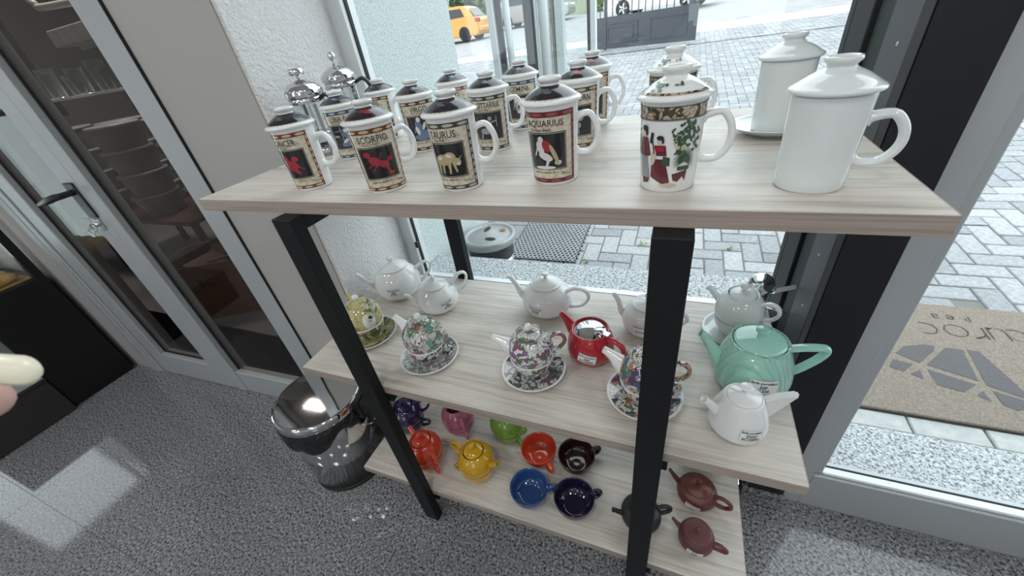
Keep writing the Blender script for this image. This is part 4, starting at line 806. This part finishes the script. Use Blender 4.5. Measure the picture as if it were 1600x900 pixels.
# red pot with steel lid
b=[(0,.002),(.036,.002),(.038,0),(.042,0)]+spl([(.044,.002),(.056,.022),(.058,.042),(.053,.068),(.046,.086)],6)+[(.0455,.090),(.042,.091),(.041,.084),(.041,.075)]
t=pot('teapot','red teapot with polished steel flip lid',(-.156,.710),ZM,160,b,None,None,[(.034,.046,.022,.018),(.050,.066,.018,.015),(.064,.084,.012,.0115),(.080,.099,.0075,.009),(.086,.103,.006,.008)],[(.046,.074,.008,.008),(.064,.080,.006,.008),(.084,.070,.006,.008),(.090,.050,.006,.008),(.080,.034,.005,.007),(.076,.030,.004,.006)],RED)
l=obj('lid',lathe([(.0405,.082),(.0405,.085)]+spl([(.040,.086),(.028,.094),(.012,.098),(0,.099)],4),44),CHROME,t,True,'polished steel lid')
o=obj('lid_tab',lathe([(0,0),(.011,0),(.012,.0015),(.011,.003),(0,.003)],24),CHROME,l,True); o.location=(-.026,.004,.098)
obj('hinge',box(-.054,-.030,-.006,.010,.090,.096,.0015),CHROME,l)
sticker(t,rfun(b),R(112),.040,.038,.022,[(IB+' !',.95),('30P',.3),('EC1000PP',.75)],R(-12))
# --- tea-for-one sets: pot on cup on saucer
def tea_for_one(xy,z,ang,mp,mc,ms,names,grp,msp,mk,mring,saucer=True,cup_ang=None,s=1.0,lidm=None,mhand=None,lid=True,sr=.080,spout=True):
    x,y=xy; dz=.0065 if saucer else 0
    if saucer:
        so=thing('saucer',names[2],'saucer',(x,y,z),0,'saucers of the tea-for-one sets'); obj('saucer_body',lathe(saucer_prof(sr,.017,.42),48),CHINA,so,True); q=[(r,h+.0006) for r,h in spl([(sr-.005,.017-.0012),(sr*.78,.0115+.0004),(sr*.42,.0062),(sr*.40,.006)],4)]+[(0,.0066)]; obj('printed_well',lathe(q,48),ms,so,True)
    ca=ang+180 if cup_ang is None else cup_ang
    c=thing('teacup',names[1],'cup',(x,y,z+dz),R(ca),'cups of the tea-for-one sets')
    cp=[(0,.003),(.024*s,.003),(.025*s,0),(.029*s,0)]+spl([(.030*s,.003),(.043*s,.018*s),(.0505*s,.036*s),(.0525*s,.052*s)],5)+[(.0520*s,.0535*s),(.0495*s,.0530*s)]+spl([(.0480*s,.036*s),(.040*s,.018*s),(.026*s,.009*s)],4)+[(0,.008*s)]
    obj('cup_body',lathe(cp,44),mc,c,True); obj('handle',tubexz(spl([(.046*s,.040*s,.0045,.006),(.062*s,.044*s,.004,.006),(.073*s,.034*s,.004,.006),(.064*s,.020*s,.004,.006),(.040*s,.016*s,.0045,.006)],5),12),mhand or mc,c,True)
    if mring: obj('rim_line',lathe([(.0524*s,.0505*s),(.0530*s,.0515*s),(.0530*s,.0532*s),(.0522*s,.0541*s),(.0510*s,.0541*s)],44),mring,c,True)
    zz=.046*s
    b=[(0,zz),(.030*s,zz),(.043*s,zz+.002)]+spl([(.0475*s,zz+.0065*s),(.0515*s,zz+.0098*s),(.0535*s,zz+.018*s),(.0545*s,zz+.030*s),(.050*s,zz+.050*s),(.040*s,zz+.065*s),(.033*s,zz+.071*s)],5)+[(.0345*s,zz+.0735*s),(.0335*s,zz+.0750*s),(.0318*s,zz+.0735*s),(.0308*s,zz+.066*s),(.031*s,zz+.05*s)]
    zt=zz+.0715*s
    p=pot('teapot',names[0],xy,z+dz,ang,b,[(.0288*s,zt-.003),(.0290*s,zt)]+spl([(.0280*s,zt+.003*s),(.018*s,zt+.009*s),(.006*s,zt+.012*s),(0,zt+.012*s)],4) if lid else None,sphere_knob(.0092*s,zt+.010*s) if lid else None,
      [(.034*s,zz+.024*s,.025*s,.022*s),(.053*s,zz+.039*s,.0195*s,.0175*s),(.068*s,zz+.053*s,.0125*s,.012*s),(.083*s,zz+.064*s,.0085*s,.0090*s),(.090*s,zz+.068*s,.0078*s,.0090*s)] if spout==1 else [(.044*s,zz+.030*s,.012*s,.011*s),(.058*s,zz+.040*s,.009*s,.0085*s),(.070*s,zz+.050*s,.0075*s,.0075*s),(.082*s,zz+.058*s,.0075*s,.0075*s)],
      [(.042*s,zz+.056*s,.005,.007),(.058*s,zz+.070*s,.0045,.007),(.076*s,zz+.068*s,.0045,.007),(.082*s,zz+.050*s,.0045,.007),(.070*s,zz+.030*s,.0045,.007),(.050*s,zz+.022*s,.005,.007)],mp,grp,msp,mhand or mp,lidm or mp,mk)
    if mring and lid: obj('rim_line',lathe([(.0330*s,zt-.001),(.0335*s,zt+.0005),(.0318*s,zt+.0016),(.0305*s,zt+.001)],44),mring,p,True)
    return p
G1='floral tea-for-one teapots'
tea_for_one((-.811,.642),ZM,-28,FLY,FLYD,FLYD,['yellow floral teapot on its cup with white spout','yellow floral cup under the yellow floral teapot','yellow floral saucer at the left end of the middle shelf'],G1,CHINA,CHINA,CHINA,cup_ang=150)
tea_for_one((-.575,.603),ZM,172,FL1,BANDM,SAUC1,['teal and pink floral teapot on its cup','black and white patterned cup under the teal floral teapot','grey paisley saucer under the teal floral teapot'],G1,CHINA,CHINA,CHINA,cup_ang=5)
tea_for_one((-.281,.622),ZM,-165,FL2,FL2,SAUC2,['white teapot with purple and green sprigs on its cup','sprigged cup under the purple sprig teapot','dark sprigged saucer under the purple sprig teapot'],G1,CHINA,CHINA,CHINA,cup_ang=20)
tea_for_one((-.018,.608),ZM,176,FL3,FL3,FL3,['orange and navy floral teapot behind the right steel leg','orange and navy floral cup behind the right steel leg','orange and navy floral saucer behind the right steel leg'],G1,CHINA,CHINA,CHINA,cup_ang=5)
tea_for_one((.176,.866),ZM,150,CHINA_B,CHINA_B,CHINA_B,['plain white teapot stacked on its cup at the back right','plain white cup under the back right teapot','plain white saucer at the back right beside the chrome lever'],'plain tea-for-one set',CHINA_B,CHINA_B,None,cup_ang=-10,sr=.074,spout=2)
# bottom shelf coloured sets
G2='coloured tea-for-one teapots on the bottom shelf'
def cset(xy,ang,m,nm,**k): return tea_for_one(xy,ZB,ang,m,m,m,[nm+' glazed teapot on its cup on the bottom shelf',nm+' glazed cup under the '+nm+' teapot',''],G2,None,None,None,saucer=False,s=1.10,spout=2,**k)
cset((-.850,.672),-145,INDIGO,'indigo',cup_ang=15); cset((-.657,.722),135,PINK,'pink',lid=False,cup_ang=-42); cset((-.468,.740),160,LIME,'lime green',cup_ang=-32,lid=False)
cset((-.705,.566),152,ORNG,'orange red',cup_ang=-30); cset((-.514,.580),-8,YELL,'yellow',cup_ang=195)
def bowl_cup(xy,ang,m,label):
    c=thing('wide_cup',label,'cup',(*xy,ZB),R(ang),'empty coloured cups on the bottom shelf')
    cp=[(0,.004),(.030,.004),(.031,0),(.035,0)]+spl([(.036,.003),(.050,.018),(.058,.038),(.060,.058)],5)+[(.0590,.0600),(.0565,.0590)]+spl([(.0550,.040),(.047,.020),(.033,.010)],4)+spl([(.030,.0085),(.015,.009),(0,.0085)],3)
    obj('cup_body',lathe(cp,48),m,c,True); obj('handle',tubexz(spl([(.053,.046,.006,.008),(.072,.050,.0055,.0075),(.084,.040,.0055,.0075),(.074,.024,.0055,.0075),(.050,.020,.006,.008)],5),12),m,c,True)
bowl_cup((-.336,.690),-42,ORNG,'empty orange red wide cup on the bottom shelf'); bowl_cup((-.211,.702),38,BRWN,'empty dark brown wide cup on the bottom shelf'); bowl_cup((-.324,.556),22,BLUE,'empty blue wide cup on the bottom shelf'); bowl_cup((-.186,.566),33,NAVY,'empty dark navy wide cup at the front of the bottom shelf')
# clay pots
G3='clay teapots on the bottom shelf'
b=[(0,.002),(.030,.002),(.032,0),(.036,0)]+spl([(.038,.003),(.050,.018),(.0545,.034),(.048,.052),(.036,.060)],6)+[(.034,.061)]
t=pot('clay_teapot','reddish brown clay teapot with domed lid and pointed spout',(.148,.697),ZB,162,b,[(.0365,.0605),(.037,.062)]+spl([(.035,.064),(.022,.072),(.008,.077),(0,.078)],4),sphere_knob(.008,.076,.004),
  [(.046,.030,.010,.010),(.062,.046,.0075,.007),(.074,.060,.006,.006),(.082,.070,.0045,.0045)],[(.044,.052,.006,.006),(.064,.062,.005,.006),(.084,.056,.005,.006),(.090,.040,.005,.006),(.074,.024,.005,.006),(.050,.020,.006,.006)],CLAY,G3)
sticker(t,rfun(b),R(95),.033,.034,.016,[(IB,.9),('30P',.4)],R(-4))
b=[(0,.002),(.026,.002),(.028,0),(.032,0)]+spl([(.034,.003),(.043,.016),(.045,.034),(.041,.050),(.036,.057)],6)+[(.034,.059)]
t=pot('clay_teapot','purplish brown clay teapot with flat lid at the front',(.146,.570),ZB,165,b,[(.0345,.0575),(.036,.0595),(.0355,.062),(.030,.063),(.008,.065),(0,.065)],sphere_knob(.0055,.064,.0035),
  [(.038,.036,.008,.008),(.050,.046,.006,.006),(.060,.057,.005,.005),(.064,.060,.0045,.0045)],[(.038,.046,.005,.005),(.056,.052,.0042,.005),(.072,.044,.0042,.005),(.070,.032,.0042,.005),(.042,.024,.005,.005)],CLAY2,G3)
sticker(t,rfun(b),R(100),.030,.034,.016,[('Ibrik',.35),('porcelani 301',.85),('EC500',.4)],R(-3))
b=[(0,.002),(.030,.002),(.032,0),(.036,0)]+spl([(.038,.003),(.052,.020),(.055,.036),(.047,.055),(.034,.064)],6)+[(.032,.065)]
t=pot('clay_teapot','charcoal clay teapot half hidden behind the right steel leg',(.002,.588),ZB,-160,b,[(.0335,.064),(.034,.066)]+spl([(.032,.068),(.018,.074),(0,.076)],4),sphere_knob(.007,.074,.004),
  [(.046,.036,.009,.009),(.062,.048,.007,.0065),(.074,.058,.0065,.0065),(.080,.061,.0065,.0065)],[(.044,.056,.006,.006),(.064,.064,.006,.006),(.080,.054,.006,.006),(.076,.036,.006,.006),(.050,.026,.006,.006)],CLAYB,G3)
sticker(t,rfun(b),R(75),.036,.030,.016,[(IB,.9),('30P',.4)],0)
o=thing('clay_bowl','dark charcoal bowl at the back of the bottom shelf','bowl',(.158,.825,ZB)); obj('bowl_body',lathe([(0,.003),(.024,.003),(.026,0)]+spl([(.029,.002),(.045,.018),(.054,.042)],5)+[(.052,.043)]+spl([(.043,.020),(.026,.008)],4)+[(0,.007)],40),CLAYB,o,True); obj('foot_ring',lathe([(.024,.0002),(.0275,.0002),(.0285,.004),(.027,.005)],40),CLAYB,o,True)

# ================================================================== PEDAL BIN
pb=thing('pedal_bin','polished steel pedal bin with black bag beside the shelf','bin',(-1.122,.565,0),R(35))
RB=.146; MIRR=mat('mirror_steel',(.74,.74,.75),.12,1.0)
obj('bin_body',lathe([(0,.004),(RB-.004,.004),(RB-.004,.010),(RB,.010),(RB,.345),(RB-.004,.35)],64),MIRR,pb,True); obj('base_ring',lathe([(0,.0),(RB+.002,.0),(RB+.003,.004),(RB+.002,.014),(RB,.016)],64),BLKPL,pb,True)
l=obj('lid',lathe([(RB-.004,.346),(RB+.006,.346),(RB+.007,.350),(RB+.007,.374),(RB+.004,.379),(RB-.002,.3805)]+spl([(RB-.006,.3806),(RB*.7,.3822),(RB*.3,.3835),(0,.384)],4),72),mat('lid_steel',(.62,.62,.63),.06,1.0),pb,True)
BAG=mat('black_bin_liner',(.004,.004,.005),.32); _v=coords(BAG); bump(BAG,noise(BAG,_v,38,4,.6),1.0,.015)
V=[];F=[]; n=72; rows=6
for j in range(rows):
    for i in range(n):
        a=2*PI*i/n; u=j/(rows-1); drop=.075+.020*math.sin(a*3+1)+.012*math.sin(a*7)+.018*max(0,math.cos(a-R(215))); r=RB+.003+.009*math.sin(u*PI)+.009*random.random()*u*(1.2-u)+.004*math.sin(a*11+u*3)*u
        V.append((r*math.cos(a),r*math.sin(a),.353-drop*u))
for j in range(rows-1):
    for i in range(n): F.append((j*n+i,j*n+(i+1)%n,(j+1)*n+(i+1)%n,(j+1)*n+i))
obj('bin_bag',(V,F),BAG,pb,True)
o=obj('hinge',box(RB-.004,RB+.030,-.040,.040,.290,.372,.006,2),BLKPL,pb); auto(o); o.rotation_euler[2]=R(-18); o=obj('hinge_cap',box(RB+.020,RB+.034,-.028,.028,.22,.295,.005,2),BLKPL,pb); auto(o); o.rotation_euler[2]=R(-18)
o=obj('carry_wire',tube3([(RB+.006,-.045,.27),(RB+.03,-.03,.25),(RB+.034,.0,.245),(RB+.03,.03,.25),(RB+.006,.045,.27)],.002,8),CHROME,pb,True); o.rotation_euler[2]=R(-18)

# ================================================================== BLACK DISPLAY CABINET AT LEFT
BLKG=mat('gloss_black_panel',(.004,.004,.005),.35)
cb=thing('display_cabinet','black pastry display cabinet in the left corner','cabinet',(0,0,0))
obj('cabinet_body',box(-3.45,-2.89,.357,.646,0,.665,.004),BLKG,cb)
obj('corner_post',box(-2.93,-2.89,.611,.646,.665,1.35,.002),BLKG,cb); obj('corner_post',box(-2.93,-2.89,.357,.385,.665,1.35,.002),BLKG,cb); obj('corner_post',box(-3.45,-3.41,.611,.646,.665,1.35,.002),BLKG,cb); obj('corner_post',box(-3.45,-3.41,.357,.385,.665,1.35,.002),BLKG,cb)
obj('cabinet_top',box(-3.45,-2.89,.357,.646,1.35,1.38,.003),BLKG,cb); obj('side_glass',box(-2.902,-2.897,.385,.615,.665,1.35),GLASS,cb); obj('front_glass',box(-3.41,-2.93,.362,.367,.665,1.35),GLASS,cb)
obj('tray',box(-3.40,-2.92,.39,.61,.6655,.675,.002),mat('wooden_tray',(.45,.27,.10),.5),cb)
BREAD=mat('golden_pastry_crust',(.58,.33,.10),.45); _v=coords(BREAD); setcol(BREAD,ramp(BREAD,noise(BREAD,_v,30,4),[(.3,(.42,.19,.04)),(.5,(.62,.36,.10)),(.7,(.78,.58,.28))]))
plab=['nearest golden pastry in the black display cabinet','second golden pastry in the display cabinet','third golden pastry in the display cabinet','golden pastry at the back of the display cabinet']
for k in range(3):
    px=-2.975-.115*k; V=lathe(spl([(0,0),(.030,.002),(.045,.018),(.040,.036),(.018,.047),(0,.049)],4),24,0,1,2.0); o=obj('pastry',V,BREAD,None,True); o.location=(px,.50,.675); o.rotation_euler[2]=R(6*k-8); tag(o,plab[k],'pastry','pastries in the display cabinet')
lb_=thing('low_grey_box','low dark grey box on the floor in front of the black cabinet','box',(0,0,0)); GB=mat('dark_grey_laminate',(.030,.029,.028),.45)
obj('box_body',box(-3.5,-2.86,.02,.353,0,.215,.004),GB,lb_); obj('box_lid',box(-3.51,-2.853,.012,.356,.215,.235,.003),GB,lb_)

# ================================================================== STORE ROOM CONTENTS (seen through the smoky glass)
gs=thing('glass_shelf','glass shelf with tumblers behind the smoky door','shelf',(0,0,0)); obj('shelf_plate',box(-3.30,-2.10,1.06,1.30,1.372,1.384,.002),ALU2,gs)
for x in (-3.25,-2.15): obj('shelf_upright',box(x-.012,x+.012,1.27,1.30,1.3,2.88),mat('dark_upright',(.05,.03,.025),.6) if 'dark_upright' not in MATS else MATS['dark_upright'],gs)
tw=['leftmost','second','third','fourth','fifth','sixth','seventh','rightmost']
for k in range(8):
    o=obj('tumbler',lathe([(0,.003),(.026,.003),(.028,.0),(.036,.085+.02*(k%3)),(.034,.085+.02*(k%3)),(.027,.008),(0,.008)],24),GLASSC,None,True); o.location=(-3.10+.125*k,1.16+.03*(k%2),1.384); tag(o,tw[k]+' glass tumbler on the store room shelf','glass','tumblers on the store room shelf')
TUBM=mat('cloudy_plastic_tub',(.20,.19,.185),.25); TUBL=mat('pale_tub_lid',(.30,.30,.30),.35)
rk=thing('storage_table','dark low table under the plastic tubs','table',(0,0,0)); obj('table_top',box(-4.75,-3.2,1.5,2.15,.50,.53,.003),mat('dark_red_wood',(.07,.025,.02),.6),rk)
for x in (-4.70,-3.25):
    for y in (1.55,2.10): obj('leg',box(x-.02,x+.02,y-.02,y+.02,0,.50),MATS['dark_red_wood'],rk)
n=0
cols_=['left','second','third','right hand']; lev=['bottom','middle','upper','top']
for c,(x,y,lv_) in enumerate([(-4.45,1.70,4),(-4.08,1.90,4),(-3.75,1.68,4),(-3.42,1.88,4)]):
    for k in range(lv_):
        t=thing('plastic_tub','%s lidded tub in the %s stack of the store room'%(lev[k],cols_[c]),'tub',(x+random.uniform(-.01,.01),y,.53+k*.166),0,'stacked plastic tubs')
        obj('tub_body',lathe([(0,.002),(.130,.002),(.134,.005),(.152,.146)],32),TUBM,t,True); obj('tub_lid',lathe([(.152,.146),(.160,.145),(.161,.160),(.154,.165),(0,.163)],32),TUBL,t,True)
CARD=mat('brown_cardboard',(.17,.09,.06),.8)
cbx=thing('cardboard_box','brown cardboard box of paper on the store room floor','box',(-2.86,1.36,0),R(30))
bm=bmesh.new(); 
for a in [(-.28,.28,-.21,-.20),(-.28,.28,.20,.21),(-.28,-.27,-.20,.20),(.27,.28,-.20,.20)]: bx(bm,a[0],a[1],a[2],a[3],0,.40)
bx(bm,-.27,.27,-.20,.20,.0,.01); obj('box_walls',bm,CARD,cbx)
obj('printing',([(x,-.2115,z+.28) for p in text2d('BC',.09,.06) for x,z in p],[tuple(sum([list(range(s,s+len(p)))],[])) for s,p in zip([sum(len(q) for q in text2d('BC',.09,.06)[:i]) for i in range(len(text2d('BC',.09,.06)))],text2d('BC',.09,.06))]),INK,cbx)
for k in range(4):
    a=R(25*k-30); obj('flap',box(-.12+.05*k,.10+.05*k,-.15,.13,.36+.012*k,.366+.012*k),mat('crumpled_paper%d'%k,(.22-.03*k,.13-.02*k,.11-.02*k),.8),cbx,rotz=a)
wb=thing('white_ledge','white ribbed box unit on the store room wall','wall unit',(-3.06,1.62,1.635)); 
for k in range(9): obj('rib',box(-.45+.105*k,-.35+.105*k,-.06,.06,0,.085,.006),mat('grey_white_plastic',(.40,.40,.39),.5) if 'grey_white_plastic' not in MATS else MATS['grey_white_plastic'],wb)
obj('back_plate',box(-.46,.52,.06,.07,-.02,.10),MATS['grey_white_plastic'],wb)
pp_=obj('wall_pipe',tube3(spl([(-3.55,1.62,2.4),(-3.60,1.62,1.95),(-3.56,1.62,1.86),(-3.45,1.62,1.83),(-2.5,1.62,1.78)],5),.018,10),MATS['grey_white_plastic'],None,True); tag(pp_,'pale bent pipe high on the store room wall','pipe')
bush('reflected_tree_leaves','dark leaves behind the store room tumblers standing in for a tree reflection','plant',(-2.75,1.75,1.20),.62,.12,.22,500,LEAF,None,.05)  # leaf cluster built in place of an outside tree reflected in the glass

# ================================================================== HAND AT THE LEFT EDGE (close to the camera)
def campt(u,v,d): # point seen in direction (u,v) at depth d, used once to set where the fingertip is held
    return Vector((0,0,1.372))+(_r*((u-800)/600)+_d*((v-450)/600)+_f)*d
def finger(bm_edges,pts,rad): bm_edges.append((pts,rad))
D=.15
tipP=campt(0,624,D+.003); ex=_r.copy(); ey=-_d.copy(); ez=_f.copy()
def hp3(x,y,z): return tipP+ex*x+ey*y+ez*z     # x to the image right, y up, z away
chains=[([hp3(-.085,-.012,-.004),hp3(-.050,-.008,-.002),hp3(-.026,-.003,0),hp3(.0025,.0005,0)],[.010,.0096,.0092,.0086]),
        ([hp3(-.088,-.024,-.012),hp3(-.060,-.024,-.022),hp3(-.052,-.022,-.044),hp3(-.068,-.020,-.056)],[.010,.0092,.0085,.007]),
        ([hp3(-.092,-.038,-.014),hp3(-.066,-.040,-.026),hp3(-.060,-.038,-.048),hp3(-.076,-.034,-.058)],[.010,.009,.0082,.007]),
        ([hp3(-.098,-.050,-.014),hp3(-.076,-.054,-.024),hp3(-.070,-.053,-.042),hp3(-.082,-.048,-.050)],[.009,.008,.0072,.0062]),
        ([hp3(-.135,.006,-.010),hp3(-.115,.024,-.020),hp3(-.100,.036,-.028),hp3(-.086,.040,-.034)],[.013,.011,.010,.0085])]
vs_=[];es_=[];ra_=[]
wrist=len(vs_); vs_.append(hp3(-.20,-.04,-.02)); ra_.append(.026); palm=len(vs_); vs_.append(hp3(-.135,-.028,-.012)); ra_.append(.026); es_.append((wrist,palm)); fore=len(vs_); vs_.append(hp3(-.34,-.09,-.05)); ra_.append(.034); es_.append((wrist,fore))
for pts,rd in chains:
    prev=palm
    for p,r in zip(pts,rd): vs_.append(p); ra_.append(r); es_.append((prev,len(vs_)-1)); prev=len(vs_)-1
hd=thing('person_hand','pale hand with long cream fingernail at the left edge','person',(0,0,0))
me=bpy.data.meshes.new('hand'); me.from_pydata([tuple(p) for p in vs_],es_,[]); ho=bpy.data.objects.new('hand',me); COL.objects.link(ho); ho.parent=hd; me.materials.append(SKIN)
sm=ho.modifiers.new('skin','SKIN'); ho.modifiers.new('sub','SUBSURF').levels=2; ho.modifiers['sub'].render_levels=2
sl_=me.skin_vertices[0].data
for i,r in enumerate(ra_): sl_[i].radius=(r,r)
sl_[palm].use_root=True
for p in me.polygons: p.use_smooth=True
sm.use_smooth_shade=True
# long nail on the index fingertip
V=[];F=[]; rows=14; cols=9
nb=campt(-34,572,D); ndir=(campt(66,580,D)-nb); L_=ndir.length; ndir.normalize(); nup=(_d*-1); nup=(nup-ndir*nup.dot(ndir)).normalized(); nf=-_f
for j in range(rows+1):
    u=math.sin(j/rows*PI/2); wdt=.0055*math.sqrt(max(.002,1-max(0,(u-.74)/.2601)**2))
    for i in range(cols):
        q=-1+2*i/(cols-1); c=nb+ndir*(u*L_)+nup*(q*wdt)+nf*(.0022*(1-q*q)*(wdt/.0055)+.001*math.sin(u*PI)); V.append(tuple(c))
for j in range(rows):
    for i in range(cols-1): a=j*cols+i; F.append((a,a+1,a+cols+1,a+cols))
no=obj('fingernail',(V,F),NAIL,hd,True,'long cream fingernail'); sd=no.modifiers.new('thickness','SOLIDIFY'); sd.thickness=.0009
for m_ in hd.children: pass
